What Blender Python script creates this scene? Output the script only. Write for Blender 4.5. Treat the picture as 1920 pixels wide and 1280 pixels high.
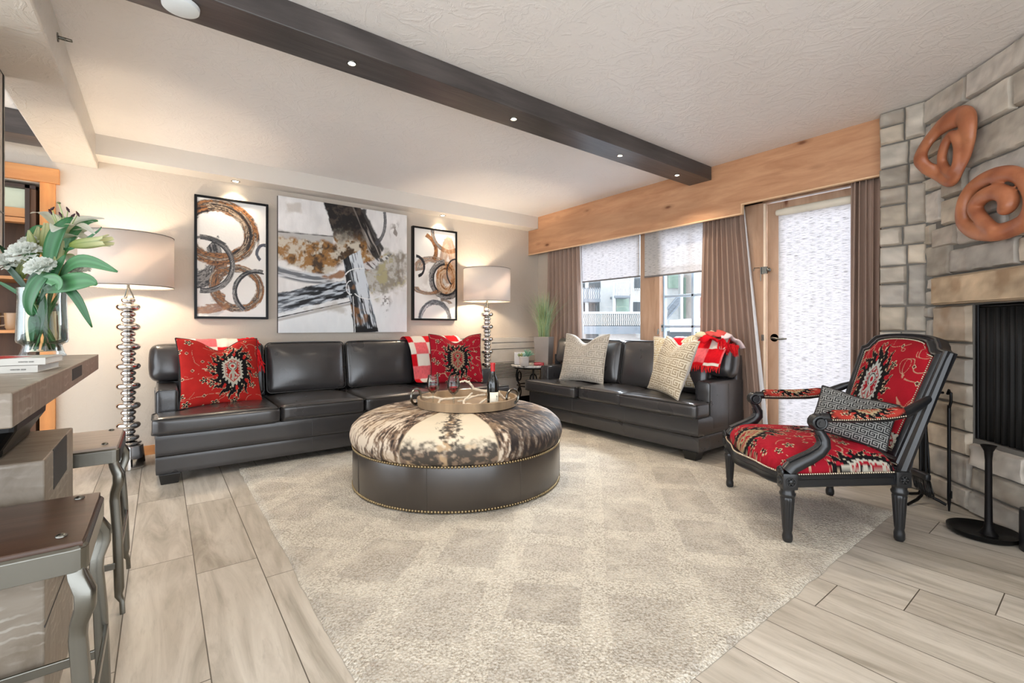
import bpy, bmesh, math, random
import numpy as np
from mathutils import Vector, Matrix, Euler
for _o in list(bpy.data.objects): bpy.data.objects.remove(_o, do_unlink=True)
random.seed(7)
SC = bpy.context.scene
COL = SC.collection
PI = math.pi

# ------------------------------------------------------------------ camera, world, exposure
cam_d = bpy.data.cameras.new('camera'); cam = bpy.data.objects.new('camera', cam_d); COL.objects.link(cam)
cam.location = (0, 0, 1.05)
cam.rotation_euler = (PI/2, 0, -math.atan2(.60629, .79525))
cam_d.sensor_width = 36; cam_d.sensor_fit = 'HORIZONTAL'
cam_d.lens = 36*864.7/1920
cam_d.shift_y = -28/1920
cam_d.clip_start = .02; cam_d.clip_end = 200
SC.camera = cam
SC.view_settings.view_transform = 'Standard'; SC.view_settings.look = 'None'
SC.view_settings.gamma = 1; SC.view_settings.use_curve_mapping = False
SC.view_settings.exposure = 0.60
w = bpy.data.worlds.new('world'); SC.world = w; w.use_nodes = True
bg = w.node_tree.nodes['Background']; bg.inputs[0].default_value = (.87, .93, 1, 1); bg.inputs[1].default_value = 3.0

def sun(name, rot, e, col, ang):
    l = bpy.data.lights.new(name, 'SUN'); l.energy = e; l.color = col; l.angle = ang
    o = bpy.data.objects.new(name, l); o.rotation_euler = rot; COL.objects.link(o); return o
# soft daylight through the window wall (from +X, high)
sun('daylight_sun', (0, math.radians(52), math.radians(14)), 20.0, (.86, .93, 1), math.radians(40))
def spot(name, loc, e, size, blend, col, rad=.03, rot=(0, 0, 0)):
    l = bpy.data.lights.new(name, 'SPOT'); l.energy = e; l.spot_size = math.radians(size); l.spot_blend = blend; l.color = col; l.shadow_soft_size = rad
    o = bpy.data.objects.new(name, l); o.location = loc; o.rotation_euler = rot; COL.objects.link(o); return o
def point(name, loc, e, col, rad=.04):
    l = bpy.data.lights.new(name, 'POINT'); l.energy = e; l.color = col; l.shadow_soft_size = rad
    o = bpy.data.objects.new(name, l); o.location = loc; COL.objects.link(o); return o
WARM = (1, .80, .58)
BEAM_LIGHTS = [(.763, 2.325), (1.786, 2.325), (2.82, 2.325), (3.582, 2.325)]
WALL_LIGHTS = [(.53, 4.735), (2.60, 4.735)]
for x, y in BEAM_LIGHTS: spot('beam_spot', (x, y, 2.355), 30, 120, .9, (1, .86, .68), .02)
for x, y in WALL_LIGHTS: spot('wall_spot', (x, y, 2.325), 16, 105, .8, WARM, .02)
# unseen fill spots added behind the camera to brighten the room
FILL_LIGHTS = [(-1.2, -1.0), (1.2, -.9), (2.2, -.6), (-1.6, 1.2), (.3, .2)]
for x, y in FILL_LIGHTS: spot('fill_spot', (x, y, 2.44), 12, 150, 1, (1, .93, .84), .08)

# ------------------------------------------------------------------ helpers
def s2l(c):
    c = np.asarray(c, float); return np.where(c <= .04045, c/12.92, ((c+.055)/1.055)**2.4)
def C3(r, g=None, b=None):
    if g is None: r, g, b = r
    v = s2l([r, g, b]); return (float(v[0]), float(v[1]), float(v[2]), 1)

def tag(o, label=None, cat=None, group=None, kind=None):
    if label: o['label'] = label
    if cat: o['category'] = cat
    if group: o['group'] = group
    if kind: o['kind'] = kind
    return o
def thing(name, loc, label, cat, rotz=0, group=None, rot=None):
    o = bpy.data.objects.new(name, None); o.empty_display_size = .05; o.location = loc
    o.rotation_euler = rot if rot else (0, 0, rotz)
    COL.objects.link(o); return tag(o, label, cat, group)

class MB:
    """collects verts and faces (and optional colours) for ONE mesh"""
    def __init__(s): s.v = []; s.f = []; s.c = []; s.n = 0
    def add(s, V, F, col=None):
        V = np.asarray(V, float).reshape(-1, 3); k = s.n
        s.v.append(V); s.f.extend([tuple(int(i)+k for i in f) for f in F]); s.n += len(V)
        if col is not None:
            col = np.asarray(col, float)
            if col.ndim == 1: col = np.tile(col[:3], (len(V), 1))
            s.c.append(col[:, :3])
        return s
    def box(s, x0, x1, y0, y1, z0, z1, col=None):
        V = [(x0,y0,z0),(x1,y0,z0),(x1,y1,z0),(x0,y1,z0),(x0,y0,z1),(x1,y0,z1),(x1,y1,z1),(x0,y1,z1)]
        return s.add(V, [(0,3,2,1),(4,5,6,7),(0,1,5,4),(1,2,6,5),(2,3,7,6),(3,0,4,7)], col)
    def obox(s, c, size, M=None, col=None):
        hx, hy, hz = [a/2 for a in size]
        V = np.array([(-hx,-hy,-hz),(hx,-hy,-hz),(hx,hy,-hz),(-hx,hy,-hz),(-hx,-hy,hz),(hx,-hy,hz),(hx,hy,hz),(-hx,hy,hz)])
        if M is not None: V = V @ np.array(M.to_3x3()).T
        return s.add(V+np.array(c), [(0,3,2,1),(4,5,6,7),(0,1,5,4),(1,2,6,5),(2,3,7,6),(3,0,4,7)], col)
    def rbox(s, c, size, r=.02, n=6, bulge=(0, 0, 0), M=None, col=None):
        """rounded box; bulge pushes faces outwards at their middle"""
        h = np.array(size)/2; r = min(r, *(h*.999))
        V = []; F = []
        t = np.linspace(-1, 1, n+1); t = np.sign(t)*np.abs(t)**.7
        idx = {}
        for ax in range(3):
            for sg in (-1, 1):
                base = len(V)
                a, b = [(1, 2), (2, 0), (0, 1)][ax]
                for i in range(n+1):
                    for j in range(n+1):
                        p = np.zeros(3); p[ax] = sg; p[a] = t[i]; p[b] = t[j]; V.append(p)
                for i in range(n):
                    for j in range(n):
                        q = [base+i*(n+1)+j, base+(i+1)*(n+1)+j, base+(i+1)*(n+1)+j+1, base+i*(n+1)+j+1]
                        F.append(tuple(q if sg > 0 else q[::-1]))
        V = np.array(V); Q = V*h
        inner = np.clip(Q, -(h-r), h-r); d = Q-inner; L = np.linalg.norm(d, axis=1, keepdims=True); L[L == 0] = 1
        Q = inner+d/L*r
        u = Q/h
        for ax in range(3):
            a, b = [(1, 2), (2, 0), (0, 1)][ax]
            if bulge[ax]: Q[:, ax] += np.sign(u[:, ax])*np.abs(u[:, ax])*bulge[ax]*(1-np.clip(np.abs(u[:, a]), 0, 1)**2.5)*(1-np.clip(np.abs(u[:, b]), 0, 1)**2.5)
        # weld
        key = np.round(Q, 6); uq, inv = np.unique(key, axis=0, return_inverse=True); inv = inv.ravel()
        F2 = []
        for f in F:
            g = []
            for i in f:
                k = int(inv[i])
                if k not in g: g.append(k)
            if len(g) > 2: F2.append(tuple(g))
        if M is not None: uq = uq @ np.array(M.to_3x3()).T
        return s.add(uq+np.array(c), F2, col)
    def lathe(s, prof, c=(0, 0, 0), n=32, axis=None, col=None, close=True, sx=1, sy=1):
        V = []; F = []; m = len(prof)
        for r, z in prof:
            for k in range(n):
                a = 2*PI*k/n; V.append((r*math.cos(a)*sx, r*math.sin(a)*sy, z))
        for i in range(m-1):
            for k in range(n):
                k2 = (k+1) % n; F.append((i*n+k, i*n+k2, (i+1)*n+k2, (i+1)*n+k))
        if close:
            if prof[0][0] > 1e-5: F.append(tuple(range(n))[::-1])
            if prof[-1][0] > 1e-5: F.append(tuple((m-1)*n+k for k in range(n)))
        V = np.array(V)
        if axis is not None:
            q = Vector((0, 0, 1)).rotation_difference(Vector(axis)).to_matrix(); V = V @ np.array(q).T
        return s.add(V+np.array(c), F, col)
    def tube(s, pts, r, n=10, col=None, flat=1, closed=False, cap=True, up=None, sq=False):
        P = [Vector(p) for p in pts]; m = len(P)
        R = [r]*m if np.isscalar(r) else list(r)
        V = []; F = []
        T = []
        for i in range(m):
            if closed: t = P[(i+1) % m]-P[i-1]
            else: t = P[min(i+1, m-1)]-P[max(i-1, 0)]
            T.append(t.normalized() if t.length > 1e-9 else Vector((0, 0, 1)))
        ref = Vector(up) if up is not None else (Vector((0, 0, 1)) if abs(T[0].z) < .9 else Vector((1, 0, 0)))
        nx = (ref-T[0]*ref.dot(T[0])).normalized()
        for i in range(m):
            if up is not None: nx = (ref-T[i]*ref.dot(T[i])).normalized()
            else:
                nx = nx-T[i]*nx.dot(T[i]); nx = nx.normalized() if nx.length > 1e-6 else T[i].orthogonal().normalized()
            ny = T[i].cross(nx)
            for k in range(n):
                a = 2*PI*k/n; g = 1/(abs(math.cos(a))**4+abs(math.sin(a))**4)**.25 if sq else 1; V.append(P[i]+nx*(R[i]*g*math.cos(a))+ny*(R[i]*g*flat*math.sin(a)))
        for i in range(m-1 if not closed else m):
            j = (i+1) % m
            for k in range(n):
                k2 = (k+1) % n; F.append((i*n+k, i*n+k2, j*n+k2, j*n+k))
        if cap and not closed:
            F.append(tuple(range(n))[::-1]); F.append(tuple((m-1)*n+k for k in range(n)))
        return s.add([tuple(v) for v in V], F, col)
    def sphere(s, c, r, n=10, col=None, sc=(1, 1, 1)):
        prof = [(r*math.sin(PI*i/n), -r*math.cos(PI*i/n)) for i in range(n+1)]
        prof[0] = (0.00001, -r); prof[-1] = (0.00001, r)
        m0 = s.n; s.lathe(prof, (0, 0, 0), max(8, n*2-4), col=col, close=False)
        s.v[-1] = s.v[-1]*np.array(sc)+np.array(c); return s
    def grid(s, P, col=None, closeu=False, flip=False):
        """P array (nu,nv,3)"""
        nu, nv = P.shape[:2]; i = np.arange(nu*nv).reshape(nu, nv)
        a = i[:-1, :-1].ravel(); b = i[1:, :-1].ravel(); c_ = i[1:, 1:].ravel(); d = i[:-1, 1:].ravel()
        F = np.stack([a, b, c_, d] if not flip else [d, c_, b, a], 1).tolist()
        if closeu:
            a = i[-1, :-1]; b = i[0, :-1]; c_ = i[0, 1:]; d = i[-1, 1:]
            F += np.stack([a, b, c_, d] if not flip else [d, c_, b, a], 1).tolist()
        return s.add(P.reshape(-1, 3), F, None if col is None else np.asarray(col).reshape(-1, 3))
    def prism(s, outline, z0, z1, M=None, col=None):
        n = len(outline)
        V = [(x, y, z0) for x, y in outline]+[(x, y, z1) for x, y in outline]
        F = [tuple(range(n))[::-1], tuple(range(n, 2*n))]+[(i, (i+1) % n, n+(i+1) % n, n+i) for i in range(n)]
        V = np.array(V)
        if M is not None: V = np.array([tuple(M @ Vector(v)) for v in V])
        return s.add(V, F, col)
    def build(s, name, mat, parent=None, smooth=True, angle=40, bevel=0, solid=0, sub=0, world=False, bseg=2):
        V = np.concatenate(s.v) if s.v else np.zeros((0, 3))
        if world and parent is not None:
            M = Matrix(); q_ = parent
            while q_ is not None: M = Matrix.Translation(q_.location) @ q_.rotation_euler.to_matrix().to_4x4() @ M; q_ = q_.parent
            M = M.inverted()
            A = np.array(M); V = V @ A[:3, :3].T+A[:3, 3]
        me = bpy.data.meshes.new(name); me.from_pydata(V.tolist(), [], s.f); me.update()
        if s.c:
            Cc = np.concatenate(s.c)
            at = me.color_attributes.new('Col', 'FLOAT_COLOR', 'POINT')
            at.data.foreach_set('color', np.concatenate([Cc, np.ones((len(Cc), 1))], 1).ravel().astype(np.float32))
        me.materials.append(mat)
        if smooth:
            me.polygons.foreach_set('use_smooth', [True]*len(me.polygons))
            if angle < 180: me.set_sharp_from_angle(angle=math.radians(angle))
        o = bpy.data.objects.new(name, me); COL.objects.link(o)
        if parent is not None: o.parent = parent
        if bevel:
            b = o.modifiers.new('bevel', 'BEVEL'); b.width = bevel; b.segments = bseg; b.limit_method = 'ANGLE'; b.angle_limit = math.radians(35)
        if solid:
            b = o.modifiers.new('solid', 'SOLIDIFY'); b.thickness = solid; b.offset = 0
        if sub:
            b = o.modifiers.new('sub', 'SUBSURF'); b.levels = sub; b.render_levels = sub
        return o

def struct(name, mb, mat, **k):
    o = mb.build(name, mat, **k); o['kind'] = 'structure'; return o
def dup(root, loc=None, rotz=None, label=None, group=None):
    r = root.copy(); COL.objects.link(r)
    if loc is not None: r.location = loc
    if rotz is not None: r.rotation_euler = (0, 0, rotz)
    if label: r['label'] = label
    if group: r['group'] = group
    for ch in list(root.children):
        c = ch.copy(); COL.objects.link(c); c.parent = r
        for g in ch.children:
            d = g.copy(); COL.objects.link(d); d.parent = c
    return r

# numpy noise ------------------------------------------------------------
_T = {}
def vnoise(x, y, seed=0):
    if seed not in _T: _T[seed] = np.random.RandomState(seed).rand(256, 256)
    T = _T[seed]; x = np.asarray(x, float); y = np.asarray(y, float)
    xi = np.floor(x).astype(int); yi = np.floor(y).astype(int); fx = x-xi; fy = y-yi
    fx = fx*fx*(3-2*fx); fy = fy*fy*(3-2*fy)
    a = T[xi & 255, yi & 255]; b = T[(xi+1) & 255, yi & 255]; c = T[xi & 255, (yi+1) & 255]; d = T[(xi+1) & 255, (yi+1) & 255]
    return (a*(1-fx)+b*fx)*(1-fy)+(c*(1-fx)+d*fx)*fy
def fbm(x, y, seed=0, o=4):
    r = 0; a = .5; t = 0
    for k in range(o): r = r+a*vnoise(x*2**k, y*2**k, seed+k); t += a; a *= .5
    return r/t
def sm(e0, e1, x):
    t = np.clip((x-e0)/(e1-e0), 0, 1); return t*t*(3-2*t)
def mix(A, B, t):
    t = np.asarray(t)[..., None]; return A*(1-t)+np.asarray(B)*t
def L3(r, g, b): return s2l([r, g, b])

# materials -----------------------------------------------------------------
class NT:
    def __init__(s, name, rough=.5, metal=0, color=(.8, .8, .8), spec=.5):
        s.m = bpy.data.materials.new(name); s.m.use_nodes = True; s.t = s.m.node_tree
        s.b = s.t.nodes['Principled BSDF']; s.set(rough=rough, metal=metal)
        s.b.inputs['Base Color'].default_value = C3(color); s.b.inputs['Specular IOR Level'].default_value = spec
        s.tc = None
    def set(s, rough=None, metal=None):
        if rough is not None: s.b.inputs['Roughness'].default_value = rough
        if metal is not None: s.b.inputs['Metallic'].default_value = metal
    def n(s, typ, **kw):
        o = s.t.nodes.new(typ)
        for k, v in kw.items():
            if k in o.inputs.keys(): o.inputs[k].default_value = v
            else: setattr(o, k, v)
        return o
    def l(s, a, b): s.t.links.new(a, b); return b
    def co(s, scale=(1, 1, 1), rot=(0, 0, 0), which='Object', loc=(0, 0, 0)):
        if s.tc is None: s.tc = s.n('ShaderNodeTexCoord')
        mp = s.n('ShaderNodeMapping'); s.l(s.tc.outputs[which], mp.inputs[0])
        mp.inputs['Scale'].default_value = scale; mp.inputs['Rotation'].default_value = rot; mp.inputs['Location'].default_value = loc
        return mp.outputs[0]
    def noise(s, v, scale=5, detail=4, rough=.55, dist=0):
        o = s.n('ShaderNodeTexNoise', Scale=scale, Detail=detail, Roughness=rough, Distortion=dist); s.l(v, o.inputs['Vector']); return o.outputs['Fac']
    def vor(s, v, scale=5, feature='F1', out='Distance'):
        o = s.n('ShaderNodeTexVoronoi', feature=feature, Scale=scale); s.l(v, o.inputs['Vector']); return o.outputs[out]
    def wave(s, v, scale=5, dist=2, detail=2, dscale=1, bands='X'):
        o = s.n('ShaderNodeTexWave', Scale=scale, Distortion=dist, Detail=detail, bands_direction=bands); o.inputs['Detail Scale'].default_value = dscale
        s.l(v, o.inputs['Vector']); return o.outputs['Fac']
    def ramp(s, fac, stops):
        o = s.n('ShaderNodeValToRGB'); e = o.color_ramp.elements
        while len(e) < len(stops): e.new(.5)
        for k, (p, c) in enumerate(stops): e[k].position = p; e[k].color = C3(c) if not np.isscalar(c) else (c, c, c, 1)
        s.l(fac, o.inputs[0]); return o.outputs[0]
    def mixc(s, a, b, fac, mode='MIX'):
        o = s.n('ShaderNodeMix', data_type='RGBA', blend_type=mode)
        for k, x in ((6, a), (7, b)):
            if hasattr(x, 'links'): s.l(x, o.inputs[k])
            else: o.inputs[k].default_value = C3(x)
        if hasattr(fac, 'links'): s.l(fac, o.inputs[0])
        else: o.inputs[0].default_value = fac
        return o.outputs[2]
    def math(s, op, a, b=0):
        o = s.n('ShaderNodeMath', operation=op)
        for k, x in ((0, a), (1, b)):
            if hasattr(x, 'links'): s.l(x, o.inputs[k])
            else: o.inputs[k].default_value = x
        return o.outputs[0]
    def color(s, x): s.l(x, s.b.inputs['Base Color'])
    def rough(s, x): s.l(x, s.b.inputs['Roughness'])
    def bump(s, h, strength=.3, dist=.01):
        o = s.n('ShaderNodeBump', Strength=strength, Distance=dist); s.l(h, o.inputs['Height'])
        if s.b.inputs['Normal'].links: s.l(s.b.inputs['Normal'].links[0].from_socket, o.inputs['Normal'])
        s.l(o.outputs[0], s.b.inputs['Normal']); return s
    def vcol(s): a = s.n('ShaderNodeAttribute', attribute_name='Col'); return a.outputs['Color']

def plain(name, c, rough=.5, metal=0, spec=.5, bump=0, bscale=200):
    k = NT(name, rough, metal, c, spec)
    v = k.co(); nz = k.noise(v, 9, 3)
    k.color(k.mixc([x*.93 for x in c], [min(1, x*1.05) for x in c], nz))
    if bump: k.bump(k.noise(v, bscale, 2), bump, .002)
    return k.m

def plaster(name, c, bs=.35, rough=.6):
    k = NT(name, rough, 0, c, .25); v = k.co()
    k.color(k.mixc([x*.975 for x in c], [min(1, x*1.015) for x in c], k.noise(v, 2.2, 4)))
    a = k.noise(v, 5.5, 5, .6, 1.2); r = k.ramp(a, [(.42, .0), (.5, 1.0), (.56, .15), (1, .3)])
    k.bump(r, bs*.55, .004); k.bump(k.noise(v, 30, 4, .6), bs*.35, .003)
    # fine trowel scratches
    v2 = k.co((3, 14, 9), (.3, .2, .6)); sc = k.ramp(k.noise(v2, 3, 3, .5, 2), [(.0, 0.), (.62, 0.), (.66, 1.), (.70, 0.)])
    k.bump(sc, bs*.5, .004)
    return k.m
M_CEIL = plaster('ceiling_plaster', (.915, .90, .885), .62, .40)
M_WALL = plaster('wall_plaster', (.80, .755, .70), .38, .6)
M_SOFF = plaster('soffit_plaster', (.86, .835, .80), .12, .6)
M_PBEAM = plaster('rough_plaster', (.83, .80, .755), 1.0, .38)

def wood(name, c1, c2, scale=(1, 12, 12), rough=.5, knots=False, bump=.15, rot=(0, 0, 0), contrast=1):
    k = NT(name, rough, 0, c1, .35); v = k.co(scale, rot)
    a = k.noise(v, 2.2, 6, .62, .6); g = k.wave(v, .55, 7, 3, .7)
    t = k.mixc(c1, c2, k.ramp(a, [(.36, 0.), (.66, 1.)]))
    t = k.mixc(t, [x*.80 for x in c1], k.math('MULTIPLY', g, .45*contrast))
    if knots:
        vk = k.co(tuple(.9 if s_ < 3 else 2.2 for s_ in scale), rot); vd = k.vor(vk, 2.6)
        kr = k.ramp(vd, [(0., 1.), (.06, .85), (.11, .25), (.2, 0.)])
        t = k.mixc(t, (.40, .22, .12), kr)
    k.color(t); k.bump(a, bump, .003)
    return k.m
M_PINE = wood('knotty_pine', (.83, .66, .50), (.74, .55, .40), (4, 1, 7), .42, True, .1)
M_PINEV = wood('door_pine', (.76, .62, .51), (.67, .52, .41), (7, 7, 1), .45, True, .1)
M_PINEO = wood('orange_pine', (.86, .60, .36), (.80, .52, .30), (7, 7, 1), .45, False, .1)
M_PINEOH = wood('orange_pine_header', (.84, .60, .38), (.78, .52, .32), (1, 7, 7), .45, True, .1)
M_DBEAM = wood('dark_beam_wood', (.27, .25, .245), (.35, .325, .315), (1, 9, 9), .30, False, .5)
M_BLACK = plain('black_metal', (.055, .055, .06), .38, .6)
M_IRON = plain('wrought_iron', (.10, .09, .09), .5, .7, bump=.3, bscale=80)
M_CHROME = NT('polished_chrome', .06, 1, (.86, .85, .84)).m
M_STEEL = plain('brushed_steel', (.47, .465, .44), .27, 1, bump=.05)
M_BRASS = plain('aged_brass', (.60, .53, .40), .32, 1)
M_NAIL = plain('silver_nail', (.80, .76, .68), .28, 1)

def leather(name, c1, c2, rough=.36):
    k = NT(name, rough, 0, c1, .55); v = k.co()
    k.color(k.mixc(c1, c2, k.ramp(k.noise(v, 2.6, 5, .6), [(.12, 0.), (.88, 1.)])))
    k.rough(k.ramp(k.noise(v, 3, 3), [(.1, rough-.07), (.9, rough+.09)]))
    k.bump(k.vor(v, 330), .08, .001); k.bump(k.noise(v, 5, 3, .5, .3), .16, .012)
    k.b.inputs['Coat Weight'].default_value = .5; k.b.inputs['Coat Roughness'].default_value = .18
    return k.m
M_LEATH = leather('dark_leather', (.185, .18, .185), (.235, .228, .23), .29)
M_LEATH2 = leather('drum_leather', (.16, .138, .12), (.27, .235, .205), .36)
M_PIPE = plain('leather_piping', (.13, .125, .12), .35)
def vmat(name, rough=.8, bs=0, bscale=300, spec=.3, fine=0, emboss=None):
    k = NT(name, rough, 0, (.8, .8, .8), spec); c = k.vcol()
    v = k.co()
    if fine: c = k.mixc(c, (0, 0, 0), k.math('MULTIPLY', k.noise(v, 420, 2), fine))
    k.color(c)
    if bs: k.bump(k.noise(v, bscale, 3), bs, .003)
    return k.m
M_KILIM = vmat('kilim_fabric', .85, .35, 260, .15, .22)
M_WOVEN = vmat('woven_fabric', .85, .3, 300, .15, .12)
M_PAINT = vmat('oil_paint', .45, .35, 60, .4)
M_STONE = vmat('stone_masonry', .85, .55, 26, .25, .15)
M_HIDE = vmat('cowhide', .62, .5, 170, .3, .15)
M_TEXT = plain('dark_ink', (.2, .2, .2), .6)

def glassm(name, col=(1, 1, 1), rough=0, ior=1.45):
    k = NT(name, rough, 0, (1, 1, 1)); k.b.inputs['Base Color'].default_value = (*col, 1)
    k.b.inputs['Transmission Weight'].default_value = 1; k.b.inputs['IOR'].default_value = ior
    return k.m
def thin_glass():
    k = NT('clear_glass'); t = k.n('ShaderNodeBsdfTransparent'); g = k.n('ShaderNodeBsdfGlossy', Roughness=.01); mx = k.n('ShaderNodeMixShader'); fr = k.n('ShaderNodeLayerWeight', Blend=.28)
    k.l(k.math('MULTIPLY', fr.outputs['Fresnel'], .8), mx.inputs[0]); t.inputs[0].default_value = (.95, .985, .975, 1)
    k.l(t.outputs[0], mx.inputs[1]); k.l(g.outputs[0], mx.inputs[2]); k.l(mx.outputs[0], k.t.nodes['Material Output'].inputs[0]); return k.m
M_GLASS = thin_glass()
M_WATER = glassm('vase_water', (.90, .98, .96), 0, 1.10)
M_WINE = glassm('red_wine', (.35, .01, .03), 0, 1.34)
M_BOTTLE = NT('bottle_glass', .05, 0, (.03, .045, .035), .8).m
def pane_mat():
    k = NT('window_pane'); t = k.n('ShaderNodeBsdfTransparent'); g = k.n('ShaderNodeBsdfGlossy', Roughness=.02); mx = k.n('ShaderNodeMixShader'); mx.inputs[0].default_value = .05
    k.l(t.outputs[0], mx.inputs[1]); k.l(g.outputs[0], mx.inputs[2]); k.l(mx.outputs[0], k.t.nodes['Material Output'].inputs[0]); t.inputs[0].default_value = (.96, .98, 1, 1)
    return k.m
M_PANE = pane_mat()
def shade_fabric(name, c, through, tex=True, mixf=.55, opening=0.0):
    k = NT(name, .9); v = k.co((6, 6, 120)); nz = k.noise(v, 3, 3, .6)
    colr = k.ramp(nz, [(.34, [x*.68 for x in c]), (.46, c), (1, [min(1, x*1.06) for x in c])]) if tex else None
    d = k.n('ShaderNodeBsdfDiffuse'); t = k.n('ShaderNodeBsdfTranslucent'); mx = k.n('ShaderNodeMixShader'); mx.inputs[0].default_value = mixf
    if tex: k.l(colr, d.inputs[0]); k.l(k.mixc(colr, through, 1, 'MULTIPLY'), t.inputs[0])
    else: d.inputs[0].default_value = C3(c); t.inputs[0].default_value = C3(through)
    k.l(d.outputs[0], mx.inputs[1]); k.l(t.outputs[0], mx.inputs[2])
    out = mx.outputs[0]
    if opening:
        tr = k.n('ShaderNodeBsdfTransparent'); m2 = k.n('ShaderNodeMixShader'); m2.inputs[0].default_value = opening
        k.l(out, m2.inputs[1]); k.l(tr.outputs[0], m2.inputs[2]); out = m2.outputs[0]
    k.l(out, k.t.nodes['Material Output'].inputs[0]); return k.m
M_SHADE = shade_fabric('roller_shade_weave', (.90, .88, .86), (.86, .87, .90), True, .43, .0)
M_LSHADE = shade_fabric('lamp_shade_linen', (.88, .86, .84), (.90, .85, .81), False, .30)
def emis(name, c, e):
    k = NT(name); k.b.inputs['Emission Color'].default_value = C3(c); k.b.inputs['Emission Strength'].default_value = e; return k.m
M_BULB = emis('lamp_bulb', (1, .93, .8), 25)
def curtain_mat():
    k = NT('taupe_curtain', .85, 0, (.66, .55, .48), .15); v = k.co()
    k.color(k.mixc((.61, .52, .465), (.68, .58, .52), k.noise(v, 3, 3))); k.bump(k.noise(v, 350, 2), .2, .001); return k.m
M_CURT = curtain_mat()
M_LINING = plain('white_lining', (.86, .85, .85), .8)

def floor_mat():
    k = NT('wood_look_tile', .42, 0, (.7, .66, .6), .4)
    tc = k.n('ShaderNodeTexCoord'); sp = k.n('ShaderNodeSeparateXYZ'); k.l(tc.outputs['Object'], sp.inputs[0])
    W, Lp = .2295, .94
    cx = k.math('DIVIDE', k.math('ADD', sp.outputs[0], .109+.2295*20), W); ci = k.math('FLOOR', cx); fx = k.math('SUBTRACT', cx, ci)
    off = k.math('MULTIPLY', k.math('SINE', k.math('MULTIPLY', ci, 2.4)), .31)
    off = k.math('ADD', k.math('MULTIPLY', ci, .2234), 0)
    cy = k.math('ADD', k.math('DIVIDE', k.math('SUBTRACT', sp.outputs[1], 3.518-.94*6), Lp), off)
    cy = k.math('SUBTRACT', cy, 20*.2234)
    cj = k.math('FLOOR', cy); fy = k.math('SUBTRACT', cy, cj)
    ex = k.math('MINIMUM', fx, k.math('SUBTRACT', 1, fx)); ey = k.math('MINIMUM', fy, k.math('SUBTRACT', 1, fy))
    jx = k.math('LESS_THAN', ex, .0075); jy = k.math('LESS_THAN', ey, .0020); j = k.math('MAXIMUM', jx, jy)
    cmb = k.n('ShaderNodeCombineXYZ'); k.l(ci, cmb.inputs[0]); k.l(cj, cmb.inputs[1]); wn = k.n('ShaderNodeTexWhiteNoise', noise_dimensions='2D'); k.l(cmb.outputs[0], wn.inputs['Vector'])
    mp = k.n('ShaderNodeMapping'); mp.inputs['Scale'].default_value = (9, 1.3, 1); k.l(tc.outputs['Object'], mp.inputs[0])
    ad = k.n('ShaderNodeVectorMath', operation='ADD'); k.l(mp.outputs[0], ad.inputs[0])
    ms = k.n('ShaderNodeVectorMath', operation='SCALE'); k.l(wn.outputs['Color'], ms.inputs[0]); ms.inputs['Scale'].default_value = 40; k.l(ms.outputs[0], ad.inputs[1])
    v = ad.outputs[0]
    a = k.noise(v, 1.1, 6, .62, 1.3); b = k.noise(v, 6, 5, .6, .4)
    base = k.ramp(a, [(.30, (.52, .485, .43)), (.44, (.65, .615, .56)), (.56, (.73, .695, .645)), (.72, (.80, .77, .72))])
    base = k.mixc(base, (.50, .46, .40), k.ramp(b, [(.55, 0.), (.75, .45)]))
    base = k.mixc(base, k.mixc((.62, .58, .52), (.90, .875, .83), wn.outputs['Value']), .22)
    col = k.mixc(base, (.36, .33, .29), j); k.color(col)
    k.bump(k.math('SUBTRACT', 1, j), .6, .002); k.bump(b, .08, .002)
    return k.m
M_FLOOR = floor_mat()
def rug_mat():
    k = NT('carved_wool_rug', .95, 0, (.8, .76, .7), .1); v = k.co((1, 1, 1), (0, 0, math.radians(-43)))
    ds = k.n('ShaderNodeTexNoise', Scale=5, Detail=3); k.l(k.co(), ds.inputs['Vector'])
    va = k.n('ShaderNodeMix', data_type='VECTOR'); va.inputs[0].default_value = .03; k.l(v, va.inputs[4]); k.l(ds.outputs['Color'], va.inputs[5])
    br = k.n('ShaderNodeTexBrick'); k.l(va.outputs[1], br.inputs['Vector']); br.offset = .37; br.squash = .72; br.squash_frequency = 3
    br.inputs['Scale'].default_value = 1; br.inputs['Mortar Size'].default_value = .052; br.inputs['Mortar Smooth'].default_value = .06; br.inputs['Brick Width'].default_value = .46; br.inputs['Row Height'].default_value = .36
    br.inputs['Color1'].default_value = C3(.745, .72, .68); br.inputs['Color2'].default_value = C3(.805, .78, .735); br.inputs['Mortar'].default_value = C3(.84, .815, .765)
    c = br.outputs['Color']; n1 = k.noise(k.co(), 120, 3, .75); n2 = k.noise(k.co(), 6, 4)
    c = k.mixc(c, (.56, .52, .46), k.ramp(n1, [(.40, .75), (.56, 0.)])); c = k.mixc(c, (.88, .85, .79), k.ramp(n2, [(.45, 0.), (.75, .55)]))
    k.color(c)
    v3 = k.co((1, 1, 1), (0, 0, math.radians(20))); k.bump(k.vor(v3, 95), .9, .006)
    k.bump(k.noise(k.co(), 160, 3, .7), .5, .005); k.bump(br.outputs['Fac'], -.45, .006)
    return k.m
M_RUG = rug_mat()
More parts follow.
